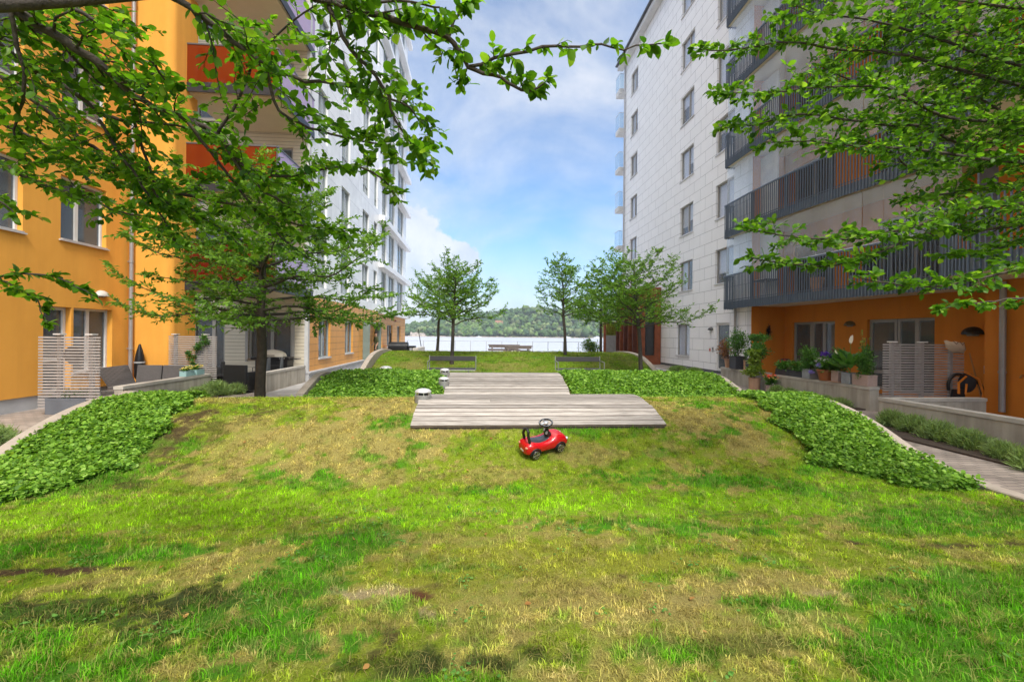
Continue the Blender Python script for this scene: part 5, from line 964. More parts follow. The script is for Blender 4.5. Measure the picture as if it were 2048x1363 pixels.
# terrace flowers, rose bush, planter, reeds
t = thing('flower_bed', 'low white flowering bed in front of the nearer picnic table', 'flower bed', (2.4, 27, 0)); foliage(t, (2.6, 27, .45), 1100, (1.3, .5, .22), .09, POTL, 80); blossoms(t, (2.4, 26.9, .66), 130, (1.2, .4, .08), .07, petal('petal_white', (.7, .7, .66)), 81)
t = thing('flower_bed', 'faded low flower bed between the far tree trunk and the picnic tables', 'flower bed', (5.2, 30, 0)); foliage(t, (5.4, 30, .42), 900, (1.9, .4, .22), .09, POTY, 82); blossoms(t, (5.6, 29.9, .6), 60, (1.7, .3, .08), .06, petal('petal_white', (.7, .7, .66)), 83)
t = thing('rose_bush', 'dark flowering shrub on the terrace near the red post', 'shrub', (7.6, 29.5, 0)); foliage(t, (7.6, 29.5, .75), 900, (.75, .4, .6), .10, LEAFM, 84); foliage(t, (7.3, 29.5, 1.2), 300, (.45, .3, .4), .10, LEAFM, 85, name='upper_foliage'); stems(t, (7.6, 29.5, 0), [(7.2, 29.5, 1.4), (7.9, 29.5, 1.3), (7.6, 29.5, 1.2)], .02); blossoms(t, (7.6, 29.3, 1.0), 26, (.6, .3, .4), .08, petal('petal_cream', (.75, .6, .25)), 86)
t = thing('stone_trough', 'small grey stone trough left of the dark shrub', 'trough', (6.4, 29, 0)); MB().box((6.1, 28.7, 0), (6.8, 29.2, .55), None, .03).build('trough_body', ZINC, t)
t = thing('board_planter', 'grey boarded planter full of ornamental grass beside the corten porch', 'planter', (10.2, 35, 0)); m = MB()
for k in range(9): m.box((9.75 + .17 * k, 34.0, .25), (9.75 + .17 * k + .16, 34.05, 1.75))
m.box((9.75, 34.06, .25), (11.2, 34.7, 1.7)); m.build('boards', mat('grey_boards', (.32, .31, .30), .8, .12, 5), t); MB().box((9.4, 33.9, 0), (11.4, 34.75, .24), None, .02).build('base', CONCT, t)
rs = np.random.RandomState(9); n = 2600; bx = np.stack([rs.uniform(9.8, 11.1, n), rs.uniform(34.05, 34.7, n), rs.uniform(1.7, 2.3, n)], 1); leaves('grass_leaves', bx, rs.normal(0, .35, (n, 3)) + np.array((0, 0, 1)), rs.normal(0, 1, (n, 3)), rs.uniform(.3, .75, n), leafmat('reed_leaf', (.25, .13, .03), (.30, .38, .07), .3, .6), t, False, .16)
# pots on the first balcony
t = potted('terracotta pot with a small plant behind the lowest slate blue balcony railing', 11.3, 14.4, 3.24, 'taper', TERRA, .42, .5); foliage(t, (11.3, 14.4, 4.05), 120, (.2, .2, .3), .07, POTL, 90)
t = thing('garden_chair', 'dark chair with cushions behind the railing of the lowest balcony', 'chair', (11.35, 12.6, 3.22)); MB().box((11.1, 12.3, 3.62), (11.6, 12.9, 3.74), None, .02).build('seat', BLACK, t); MB().box((11.55, 12.3, 3.7), (11.62, 12.9, 4.2), None, .02).build('backrest', BLACK, t); MB().box((11.12, 12.32, 3.23), (11.18, 12.38, 3.62)).box((11.12, 12.82, 3.23), (11.18, 12.88, 3.62)).box((11.54, 12.32, 3.23), (11.6, 12.38, 3.62)).box((11.54, 12.82, 3.23), (11.6, 12.88, 3.62)).build('legs', METAL, t)
t = thing('side_table', 'small dark table with white cloth on the lowest balcony near its far end', 'table', (11.4, 17.2, 3.22)); MB().box((11.1, 16.8, 3.95), (11.6, 17.7, 4.0)).build('table_top', BLACK, t); MB().box((11.15, 16.9, 3.23), (11.2, 16.95, 3.95)).box((11.5, 17.5, 3.23), (11.55, 17.55, 3.95)).box((11.15, 17.5, 3.23), (11.2, 17.55, 3.95)).box((11.5, 16.9, 3.23), (11.55, 16.95, 3.95)).build('legs', METAL, t); MB().box((11.08, 17.0, 4.003), (11.4, 17.5, 4.03), None, .01).build('cloth', CURT, t)

# things by the right hand screen
t = thing('canvas_bag', 'beige canvas bag hung over the right end of the wide slatted screen', 'bag', (11.2, 10.1, 1.3)); m = MB(); vs = []
for i in range(9):
    for j in range(13): u = i / 8; v = j / 12; b_ = math.sin(math.pi * u) ** .5; vs.append((11.08 + .52 * u + .05 * v, 10.02 - .08 * b_ * math.sin(math.pi * v) + .012 * math.sin(u * 22), 1.70 - .26 * v * (.7 + .3 * b_) - .05 * u + .015 * math.sin(u * 14)))
m.add(vs, [(i * 13 + j, i * 13 + j + 1, (i + 1) * 13 + j + 1, (i + 1) * 13 + j) for i in range(8) for j in range(12)]); bo = m.build('bag_body', mat('canvas', (.55, .43, .31), .9, .08, 8), t, 2); so_ = bo.modifiers.new('s', 'SOLIDIFY'); so_.thickness = .012
MB().tube([(11.25, 9.97, 1.69), (11.32, 9.95, 1.62), (11.36, 9.95, 1.67)], .008, 6).tube([(11.42, 9.97, 1.68), (11.48, 9.95, 1.6), (11.52, 9.95, 1.65)], .008, 6).build('strap', mat('strap_brown', (.12, .05, .03), .7), t)
t = thing('kick_sled', 'folded black and orange pushchair frame leaning in the recess behind the slatted screen', 'pushchair', (12.0, 9.95, 0)); OR = mat('orange_tube', (.65, .20, .02), .4, .05)
MB().tube([(12.15, 9.9, .1), (12.3, 9.95, .45), (12.2, 9.98, .78), (11.9, 10.02, .95)], .028, 8).build('frame_tube', OR, t, True); MB().tube([(11.6, 9.9, .45), (11.65, 9.95, .7), (11.9, 10.0, .85)], .025, 8).tube([(11.75, 9.88, .45), (11.82, 9.92, .68)], .02, 8).build('front_tube', OR, t, True)
MB().tube([(11.45 + .28 + .26 * math.cos(a), 10.03, .62 + .28 * math.sin(a)) for a in np.linspace(-.4, 3.5, 16)], .035, 8).tube([(12.22 + .2 * math.cos(a), 10.06, .38 + .33 * math.sin(a)) for a in np.linspace(-1.6, 1.9, 14)], .04, 8).build('tyre', BLACK, t, True)
MB().add([(11.35, 9.86, .12), (11.7, 9.84, .12), (11.78, 9.92, .55), (11.5, 9.94, .55), (11.35, 9.9, .12), (11.7, 9.88, .12), (11.78, 9.96, .55), (11.5, 9.98, .55)], [(3, 2, 1, 0), (4, 5, 6, 7), (0, 1, 5, 4), (1, 2, 6, 5), (2, 3, 7, 6), (3, 0, 4, 7)]).build('footrest', BLACK, t); MB().ell((12.0, 10.06, .70), (.22, .1, .24)).build('seat_pad', mat('charcoal_cushion', (.03, .03, .033)), t, True)
t = thing('shovel', 'long wooden shovel handle leaning on the orange wall behind the pushchair', 'shovel', (12.25, 10.25, 0)); MB().tube([(12.35, 10.25, .25), (12.12, 10.35, 1.4)], [.018, .015], 8).build('handle', mat('handle_wood', (.42, .2, .06), .6, .1), t, True); MB().box((12.22, 10.2, .02), (12.48, 10.23, .27), None, .01).build('blade', BLACK, t)
t = bpy.data.objects['kick_sled']; t.location.x -= .27; t.name = 'pushchair'
# ring around the near trunk
TX, TY = -4.26, 9.35
t = thing('tree_guard', 'low dark picket ring around the base of the near trunk', 'tree guard', (TX, TY, g1(TX, TY))); m = MB()
for k in range(30): a = k / 30 * 2 * math.pi; M = Matrix.Translation((TX + .36 * math.cos(a), TY + .34 * math.sin(a), g1(TX, TY))) @ Matrix.Rotation(a, 4, 'Z'); m.box((-.01, -.03, -.05), (.01, .03, .085 + .01 * math.sin(k * 5)), M)
m.build('pickets', mat('dark_wood', (.05, .035, .025), .9), t)

# ------------------------------------------------------------------ the toy car
cA, cB = hit(1071, 919), hit(1117, 906.5)
fw = (Vector((cB.x, cB.y, g1(cB.x, cB.y))) - Vector((cA.x, cA.y, g1(cA.x, cA.y)))).normalized()
fw = Vector((math.cos(R(24)), math.sin(R(24)), 0)); q = Vector((cA.x, cA.y, 0)); e_ = .2
fw.z = (g1(q.x + fw.x * .4, q.y + fw.y * .4) - g1(q.x, q.y)) / .4; fw.normalize()
lf = Vector((-math.sin(R(24)), math.cos(R(24)), 0)); lf.z = (g1(q.x + lf.x * .25, q.y + lf.y * .25) - g1(q.x, q.y)) / .25 * .85; lf = (lf - fw * lf.dot(fw)).normalized(); up = fw.cross(lf)
CM = Matrix((( fw.x, lf.x, up.x, 0), (fw.y, lf.y, up.y, 0), (fw.z, lf.z, up.z, 0), (0, 0, 0, 1))); 
TC = thing('toy_car', 'red ride-on toy car with black seat and steering wheel on the lawn below the deck', 'toy car', (0, 0, 0))
# local: x forward, y left, z up; right rear wheel contact at x=.0,y=0
def RP(n, c, r=.3, metal=0, coat=0, spec=.5):
    m = mat(n, c, r, .03, 8, metal=metal, spec=spec); m.node_tree.nodes['Principled BSDF'].inputs['Coat Weight'].default_value = coat; return m
RED = RP('toy_red', (.52, .004, .010), .26, 0, .4)
def bodyrow(x, hw, zl, zt, top, r): # cross-section of half widths
    pts = []
    prof_ = [(hw * .80, zl), (hw * .97, zl + .02), (hw, zl + .06), (hw * .98, zt - .03), (hw * .90, zt - .005), (hw * .70, top), (hw * .35, top + .006), (0, top + .008)]
    return [(x, -a, b) for a, b in prof_] + [(x, a, b) for a, b in prof_[-2::-1]]
rows = [(-.125, .060, .075, .13, .135), (-.12, .105, .06, .155, .165), (-.09, .122, .055, .185, .20), (-.03, .130, .055, .195, .205), (.04, .130, .055, .175, .18), (.12, .126, .055, .165, .165), (.22, .126, .055, .175, .175), (.28, .129, .055, .19, .215), (.34, .131, .055, .195, .225), (.42, .126, .055, .18, .205), (.47, .112, .055, .15, .17), (.50, .085, .065, .12, .13), (.51, .05, .075, .10, .105)]
m = MB(); k = 15; vs = []
for r_ in rows: vs += [(p[0], p[1] + .12, p[2]) for p in bodyrow(*r_, 0)]
m.add(vs, [(i * k + j, i * k + (j + 1) % k, (i + 1) * k + (j + 1) % k, (i + 1) * k + j) for i in range(len(rows) - 1) for j in range(k)] + [tuple(range(k - 1, -1, -1)), tuple((len(rows) - 1) * k + j for j in range(k))])
body = m.build('body', RED, TC, 2, True); sb = body.modifiers.new('sub', 'SUBSURF'); sb.levels = sb.render_levels = 2
m = MB(); vs = []
for i, (x, z, hw) in enumerate(((-.03, .222, .07), (.0, .213, .085), (.06, .196, .088), (.13, .186, .085), (.2, .192, .08), (.235, .21, .06))):
    for s in (-1, -.7, 0, .7, 1): vs.append((x, .12 + s * hw, z - .03 * abs(s) ** 3)); 
n0 = len(vs); vs += [(a, b, c - .03) for a, b, c in vs]
m.add(vs, [(i * 5 + j, i * 5 + j + 1, (i + 1) * 5 + j + 1, (i + 1) * 5 + j) for i in range(5) for j in range(4)] + [(i * 5 + j + e, (i + 1) * 5 + j + e, (i + 1) * 5 + j + e + n0, i * 5 + j + e + n0) for i in range(5) for j, e in ((0, 0), (4, 0))]); m.build('seat', RP('toy_seat', (.035, .04, .05), .3), TC, 2, True)
BK = RP('toy_black', (.012, .012, .014), .3)
m = MB(); M_ = lambda pts, r: m.tube(pts, r, 8); M_([(-.055, .055, .19), (-.08, .058, .29), (-.072, .075, .345), (-.064, .12, .362), (-.072, .165, .345), (-.08, .182, .29), (-.055, .185, .19)], .018); m.build('push_handle', BK, TC, True, True)
m = MB(); m.box((.205, .075, .19), (.275, .165, .255), Matrix.Translation((.24, .12, .22)) @ Matrix.Rotation(R(-25), 4, 'Y') @ Matrix.Translation((-.24, -.12, -.22)), .015); m.tube([(.25, .12, .22), (.212, .12, .37)], .018, 10); col_ = m.build('steering_column', BK, TC, True, True)
WM = Matrix.Translation((.205, .12, .385)) @ Matrix.Scale(.98, 4) @ Matrix.Rotation(R(-8), 4, 'Y')
m = MB(); m.tube([(.078 * math.cos(a), .085 * math.sin(a), 0) for a in np.linspace(0, 2 * math.pi, 29)], .0115, 10, False, WM); sw = m.build('steering_wheel', BK, TC, True, True)
m = MB(); m.lathe([(.03, -.01), (.034, .006), (.022, .014), (.002, .016)], 18, WM)
for a in (0, math.pi, math.pi * 1.5, ): m.tube([(.02 * math.sin(a), .02 * math.cos(a), .002), (.072 * math.sin(a), .079 * math.cos(a), .0)], [.012, .008], 8, True, WM)
m.build('hub_spokes', RP('toy_silver', (.5, .52, .55), .3, .7), sw, True, True)
m = MB(); m.tube([(.079 * math.cos(a), .086 * math.sin(a), .008) for a in np.linspace(0, 2 * math.pi, 29)], .0035, 6, False, WM); m.build('rim_trim', RP('toy_silver', (.5, .52, .55)), sw, True, True)
for dy in (-.028, .03):
    GM = Matrix.Translation((.212, .12 + dy, .262 + (-.008 if dy < 0 else .012))) @ Matrix.Rotation(R(-62), 4, 'Y'); MB().lathe([(.026, -.01), (.028, .006), (.024, .008)], 18, GM).build('gauge', BK, TC, True, True); MB().lathe([(.021, .009), (.002, .010)], 16, GM).build('gauge_face', RP('gauge_face', (.35, .36, .36), .4), bpy.data.objects['gauge' if dy < 0 else 'gauge.001'], False, True)
for i, (x, y) in enumerate(((0, 0), (.36, 0), (0, .24), (.36, .24))):
    s = -1 if y == 0 else 1; M = Matrix.Translation((x, y, .058)) @ Matrix.Rotation(R(90), 4, 'X'); hw = .022
    wo = MB().lathe([(.035, -hw), (.054, -hw), (.060, -hw + .008), (.060, hw - .008), (.054, hw), (.035, hw)], 24, M).build('wheel', BK, TC, True, True)
    MB().lathe([(.046, 0), (.046, .003), (.004, .004)], 20, Matrix.Translation((x, y + s * (hw - .012), .058)) @ Matrix.Rotation(R(90) * (1 if s < 0 else -1), 4, 'X')).build('wheel_disc', RP('wheel_dark', (.05, .015, .015), .5), wo, True, True)
    m = MB()
    m.tube([(x + .046 * math.cos(a), y + s * (hw + .001), .058 + .046 * math.sin(a)) for a in np.linspace(0, 6.2832, 21)], .003, 6, False)
    for j in range(6): a = j * math.pi / 3 + .2; m.tube([(x + .006 * math.cos(a), y + s * (hw + .001), .058 + .006 * math.sin(a)), (x + .045 * math.cos(a - .12), y + s * (hw + .001), .058 + .045 * math.sin(a - .12))], .004, 6); m.tube([(x + .02 * math.cos(a), y + s * (hw + .001), .058 + .02 * math.sin(a)), (x + .045 * math.cos(a + .2), y + s * (hw + .001), .058 + .045 * math.sin(a + .2))], .003, 6)
    m.build('rim', RP('rim_gold', (.42, .38, .25), .3, .8), wo, True, True)
for i, x in enumerate((0, .36)):
    for y in (0, .24): s = -1 if y == 0 else 1; MB().tube([(x + .072 * math.cos(a), y + s * .006, .062 + .072 * math.sin(a)) for a in np.linspace(.05, 3.1, 15)], .011, 8).build('wheel_arch', BK, TC, True, True)
for y in (.04, .20): MB().ell((-.108, y, .155), (.022, .024, .014)).build('tail_light', RP('lamp_clear', (.5, .2, .12), .15), TC, True, True); MB().ell((.475, y, .145), (.025, .024, .015)).build('headlight', RP('lamp_pale', (.6, .6, .6), .15), TC, True, True)
MB().box((-.128, .09, .085), (-.12, .15, .105)).build('licence_plate', RP('plate', (.6, .55, .5), .5), TC, local=True)
q0 = Vector((cA.x, cA.y, g1(cA.x, cA.y) + .012)); TC.matrix_world = Matrix.Translation(q0) @ CM

# ------------------------------------------------------------------ the person in the porch
def person():
    px, py = -5.78, 26.55; t = thing('person', 'person in olive shirt and dark trousers standing in the green grey porch, one arm bent', 'person', (px, py, .1))
    J = [(0, 0, .93, .115), (0, 0, 1.12, .105), (0, 0, 1.30, .125), (0, 0, 1.41, .075), (.01, -.01, 1.47, .05), (.02, -.03, 1.53, .072), (.02, -.03, 1.61, .085), (.02, -.03, 1.68, .06)]
    E = [(i, i + 1) for i in range(7)]
    def chain(p0, pts):
        k = p0
        for q_ in pts: J.append(q_); E.append((k, len(J) - 1)); k = len(J) - 1
    chain(2, [(-.17, -.02, 1.38, .055), (-.24, -.03, 1.12, .04), (-.10, -.20, .98, .033), (-.06, -.24, .96, .03)]); chain(2, [(.17, 0, 1.38, .055), (.22, .03, 1.10, .04), (.18, -.06, .88, .032), (.18, -.08, .80, .03)])
    chain(0, [(-.09, 0, .86, .088), (-.10, -.03, .48, .06), (-.10, .0, .09, .042), (-.10, -.12, .04, .035)]); chain(0, [(.09, 0, .86, .088), (.11, .02, .48, .06), (.12, .06, .09, .042), (.12, -.06, .04, .035)])
    n0_ = len(J); J.append((0, 0, .80, .10)); E.append((0, n0_)); J.append((0, .0, 1.0, .10)); E.append((0, n0_ + 1))
    def skin(name, idx, grow, m):
        mp_ = {j: i for i, j in enumerate(idx)}; me = bpy.data.meshes.new(name); me.from_pydata([Vector(J[j][:3]) for j in idx], [(mp_[a], mp_[b]) for a, b in E if a in mp_ and b in mp_], []); me.materials.append(m)
        o = bpy.data.objects.new(name, me); col.objects.link(o); o.parent = t; md = o.modifiers.new('skin', 'SKIN'); md.use_smooth_shade = True
        for j, i in mp_.items(): sv = me.skin_vertices[0].data[i]; sv.radius = (J[j][3] + grow, (J[j][3] + grow) * (.78 if j in (0, 1, 2) else 1)); sv.use_root = (i == 0)
        s_ = o.modifiers.new('sub', 'SUBSURF'); s_.levels = s_.render_levels = 2; return o
    skin('body', list(range(n0_)), 0, mat('skin', (.50, .30, .21), .5, .05))
    skin('shirt', [0, 1, 2, 3, 8, 9, 12, 13, n0_], .022, mat('olive_shirt', (.06, .07, .03), .9, .1)); skin('trousers', [0, 16, 17, 18, 20, 21, 22, n0_ + 1], .016, mat('dark_trousers', (.045, .06, .04), .9, .1))
    MB().ell((.02, -.015, 1.665), (.088, .098, .075)).build('hair', mat('dark_hair', (.02, .014, .01), .7), t, True, True)
    MB().ell((-.10, -.17, .035), (.05, .13, .04)).ell((.12, -.1, .035), (.05, .13, .04)).build('shoes', BLACK, t, True, True)
    m = MB(); fx, fy, fz = .02, -.115, 1.61
    m.ell((fx - .03, fy + .002, fz + .01), (.01, .006, .006)).ell((fx + .03, fy + .002, fz + .01), (.01, .006, .006)).ell((fx, fy + .008, fz - .065), (.024, .006, .006)); m.build('eyes_and_mouth', mat('dark_hair', (.02, .014, .01)), t, True, True)
    for s, (hx, hy, hz, dx, dy, dz) in enumerate(((-.06, -.24, .96, .6, -.7, -.1), (.18, -.08, .80, .0, -.2, -1))):
        m = MB(); d = Vector((dx, dy, dz)).normalized(); sd_ = d.cross(Vector((1, 0, 0) if s else (0, 0, 1))).normalized()
        for k in range(4): a = Vector((hx, hy, hz)) + sd_ * (k - 1.5) * .018; m.tube([a, a + d * (.05 + .008 * (1.5 - abs(k - 1.5))), a + d * .075 + Vector((0, .012, -.01))], [.009, .008, .006], 6)
        a = Vector((hx, hy, hz)) - sd_ * .03; m.tube([a, a + d * .03 - sd_ * .018, a + d * .05 - sd_ * .02], [.01, .009, .007], 6); m.build('fingers', mat('skin', (.50, .30, .21)), t, True, True)
    t.rotation_euler = (0, 0, R(-60))
person()

# ------------------------------------------------------------------ water, far shore, wood, boats
WATER = bpy.data.materials.new('lake_water'); WATER.use_nodes = True; n_, l_ = nodes(WATER); p_ = n_['Principled BSDF']; p_.inputs['Base Color'].default_value = (.42, .43, .47, 1); p_.inputs['Roughness'].default_value = .35; p_.inputs['Specular IOR Level'].default_value = .7
g_ = n_.new('ShaderNodeNewGeometry'); mp_ = n_.new('ShaderNodeMapping'); mp_.inputs['Scale'].default_value = (.25, .8, 1); l_.new(g_.outputs['Position'], mp_.inputs[0]); nz_ = n_.new('ShaderNodeTexNoise'); nz_.inputs['Scale'].default_value = 1.2; nz_.inputs['Detail'].default_value = 5; l_.new(mp_.outputs[0], nz_.inputs['Vector']); b_ = n_.new('ShaderNodeBump'); b_.inputs['Strength'].default_value = 1.0; b_.inputs['Distance'].default_value = .8; l_.new(nz_.outputs[0], b_.inputs['Height']); l_.new(b_.outputs[0], p_.inputs['Normal'])
WL = -2.6; m = MB(); m.add([(-2500, 41.9, WL), (2500, 41.9, WL), (2500, 4500, WL), (-2500, 4500, WL)], [(0, 1, 2, 3)]); tag(m.build('water', WATER), 'bright lake water', 'water', kind='structure')
SH = 690.0
def ridge(x): # height of the tree tops over the water seen at each x
    px = np.array([600, 800, 830, 880, 930, 985, 1010, 1040, 1070, 1110, 1150, 1190, 1240, 1300, 1500]); ty = np.array([660, 652, 646, 640, 634, 628, 622, 616, 613, 614, 618, 622, 630, 640, 655])
    X = np.array([ony(a, 700, 760).x for a in px]); Hh = np.array([ony(a, b, 760).z for a, b in zip(px, ty)]) - WL - 9; return np.interp(x, X, Hh)
def hz_(x, y):
    k = ramp(SH, SH + 95, y); n = fbm(x * .012, y * .012, 301, 3); return WL - .4 + .9 * ramp(SH - 2, SH + 4, y) + k * ridge(x) * (.8 + .3 * n) + ramp(SH + 90, SH + 600, y) * 4
tag(sheet('hill', lambda y: -700, lambda y: 700, SH - 4, SH + 800, 160, 120, hz_, mat('hill_ground', (.10, .12, .05), .9, .4, .02)), 'wooded hill across the water', 'hill', kind='structure')
rs = np.random.RandomState(44); NT = 2600; tx = rs.uniform(-260, 330, NT); ty = SH + 6 + 150 * rs.uniform(0, 1, NT) ** 1.2; tz = hz_(tx, ty); keep = rs.uniform(0, 1, NT) < .55 + .6 * fbm(tx * .02, ty * .03, 7, 2); tx, ty, tz = tx[keep], ty[keep], tz[keep]; NT = len(tx)
ico = MB(); ico.ell((0, 0, 0), (1, 1, 1), 9, 7); iv = np.array(ico.v); iq = np.array([f for f in ico.f if len(f) == 4]); it = np.array([f for f in ico.f if len(f) == 3])
NB = 6; sc_ = rs.uniform(2.2, 5.6, NT); V = []; A = []; cols = np.array([(.045, .085, .03), (.07, .13, .035), (.10, .16, .045), (.035, .07, .035), (.13, .17, .07), (.06, .11, .05)])
for b in range(NB):
    off = rs.normal(0, .55, (NT, 3)) * np.array((1, 1, .8)); rr = sc_[:, None] * rs.uniform(.45, .85, (NT, 1)) * np.array((1, 1, .95)) * rs.uniform(.8, 1.2, (NT, 3)); cc = np.stack([tx, ty, tz + sc_ * 1.15], 1) + off * sc_[:, None]
    dis = 1 + rs.normal(0, .16, (NT, len(iv), 1)); V.append((cc[:, None] + iv[None] * rr[:, None] * dis)); c_ = cols[rs.randint(0, 6, NT)] if b == 0 else c_; A.append(np.repeat((c_ * rs.uniform(.75, 1.3, (NT, 1)))[:, None], len(iv), 1))
V = np.stack(V, 1).reshape(-1, 3); A = np.stack(A, 1).reshape(-1, 3); bb = (np.arange(NT * NB) * len(iv))[:, None, None]
tag(npmesh('far_wood', V, [(iq[None] + bb).reshape(-1, 4), (it[None] + bb).reshape(-1, 3)], attrmat('far_foliage', .9, 0, .9), None, False, A), 'mixed broadleaf wood covering the far hill', 'wood', kind='stuff')
m = MB(); r2 = random.Random(3)
for i in range(150): x = -260 + i * 4 + r2.uniform(-2, 2); m.ell((x, SH + r2.uniform(-1, 3), WL + .2), (r2.uniform(1.5, 4), 1.5, r2.uniform(.5, 1.3)), 7, 5)
tag(m.build('shore_rocks', mat('shore_rock', (.36, .29, .24), .9, .3, .5), smooth=False), 'pale rocks along the far shoreline', 'rocks', kind='stuff')
def house(x, y, w, h, c, rc, lab):
    z = float(hz_(np.array([x]), np.array([y]))[0]) - 1; t = thing('house', lab, 'house', (x, y, z)); MB().box((x - w, y - 5, z), (x + w, y + 5, z + h)).build('wall', mat('house_%s' % lab[:6], c, .8), t)
    m = MB(); m.add([(x - w - .5, y - 5.5, z + h), (x + w + .5, y - 5.5, z + h), (x + w + .5, y + 5.5, z + h), (x - w - .5, y + 5.5, z + h), (x - w, y, z + h + 3.4), (x + w, y, z + h + 3.4)], [(0, 1, 5, 4), (2, 3, 4, 5), (1, 2, 5), (3, 0, 4), (3, 2, 1, 0)]); m.build('roof', mat('roof_%s' % lab[:6], rc, .8), t)
    m = MB()
    for k in range(4): m.box((x - w + 1.2 + k * (2 * w - 2.4) / 3 - .6, y - 5.06, z + h * .45), (x - w + 1.2 + k * (2 * w - 2.4) / 3 + .6, y - 5.01, z + h * .75))
    m.build('windows', DARK, t)
p = ony(998, 640, 735); house(p.x, 735, 6, 10, (.45, .34, .27), (.25, .12, .08), 'reddish house half hidden in the trees high on the far hill')
p = ony(1087, 650, 712); house(p.x, 706, 5, 8, (.55, .50, .42), (.3, .2, .15), 'cream house low among the trees behind the far slim trunk')
p = ony(838, 665, 700); house(p.x, 698, 12, 4, (.55, .48, .42), (.35, .3, .27), 'low pale shed on the far shore left of the trees')
def boat(px, py, s, lab, c=(.75, .75, .75)):
    o = onz(px, py, WL) if py > 677 else ony(px, py, SH - 14); x, y = o.x, o.y; t = thing('motor_boat', lab, 'boat', (x, y, WL)); m = MB(); vs = []
    for i in range(9):
        u = i / 8; hw = 1.3 * (1 - max(0, (u - .55) / .45) ** 2) + .02
        for a, z in ((-hw, 1.3 + .4 * u), (-hw * .7, .0), (hw * .7, .0), (hw, 1.3 + .4 * u)): vs.append((x + (u - .5) * 9 * s, y + a * s, WL - .1 + z * s))
    m.add(vs, [(i * 4 + j, i * 4 + (j + 1) % 4, (i + 1) * 4 + (j + 1) % 4, (i + 1) * 4 + j) for i in range(8) for j in range(4)] + [(3, 2, 1, 0)]); m.build('hull', mat('boat_%d' % int(c[0] * 100), c, .4), t); m = MB(); m.box((x - 1.8 * s, y - .9 * s, WL + 1.3 * s), (x + 1.3 * s, y + .9 * s, WL + 2.5 * s), None, .2 * s); m.build('cabin', mat('boat_cabin', (.6, .62, .65), .4), t); m = MB(); m.box((x - 1.5 * s, y - .92 * s, WL + 1.7 * s), (x + 1.0 * s, y - .905 * s, WL + 2.2 * s)); m.build('cabin_window', DARK, t)
boat(1135, 672, 1.0, 'white motor boat moored at the far shore by the slim trunk'); boat(1195, 672, 1.3, 'larger white motor boat moored at the far shore left of the red post'); boat(958, 672, .8, 'small white boat at the far shore above the left picnic table'); 
t = thing('channel_marker', 'dark channel marker standing in the lake left of the slim trees', 'buoy', (0, 0, WL)); o = onz(876, 680, WL); t.location = (o.x, o.y, WL); MB().lathe([(2.4, -1), (2.4, 1.6), (2.0, 2.0), (.9, 2.2), (.7, 5.2), (.3, 5.6), (.02, 5.8)], 14, Matrix.Scale(max(.4, o.y / 700), 4)).build('tower', mat('marker_dark', (.04, .045, .04), .6), t, True, True); MB().lathe([(.75, 3.4), (.8, 3.5), (.8, 4.4), (.72, 4.5)], 14, Matrix.Scale(max(.4, o.y / 700), 4)).build('band', mat('marker_green', (.02, .10, .05), .6), t, True, True)

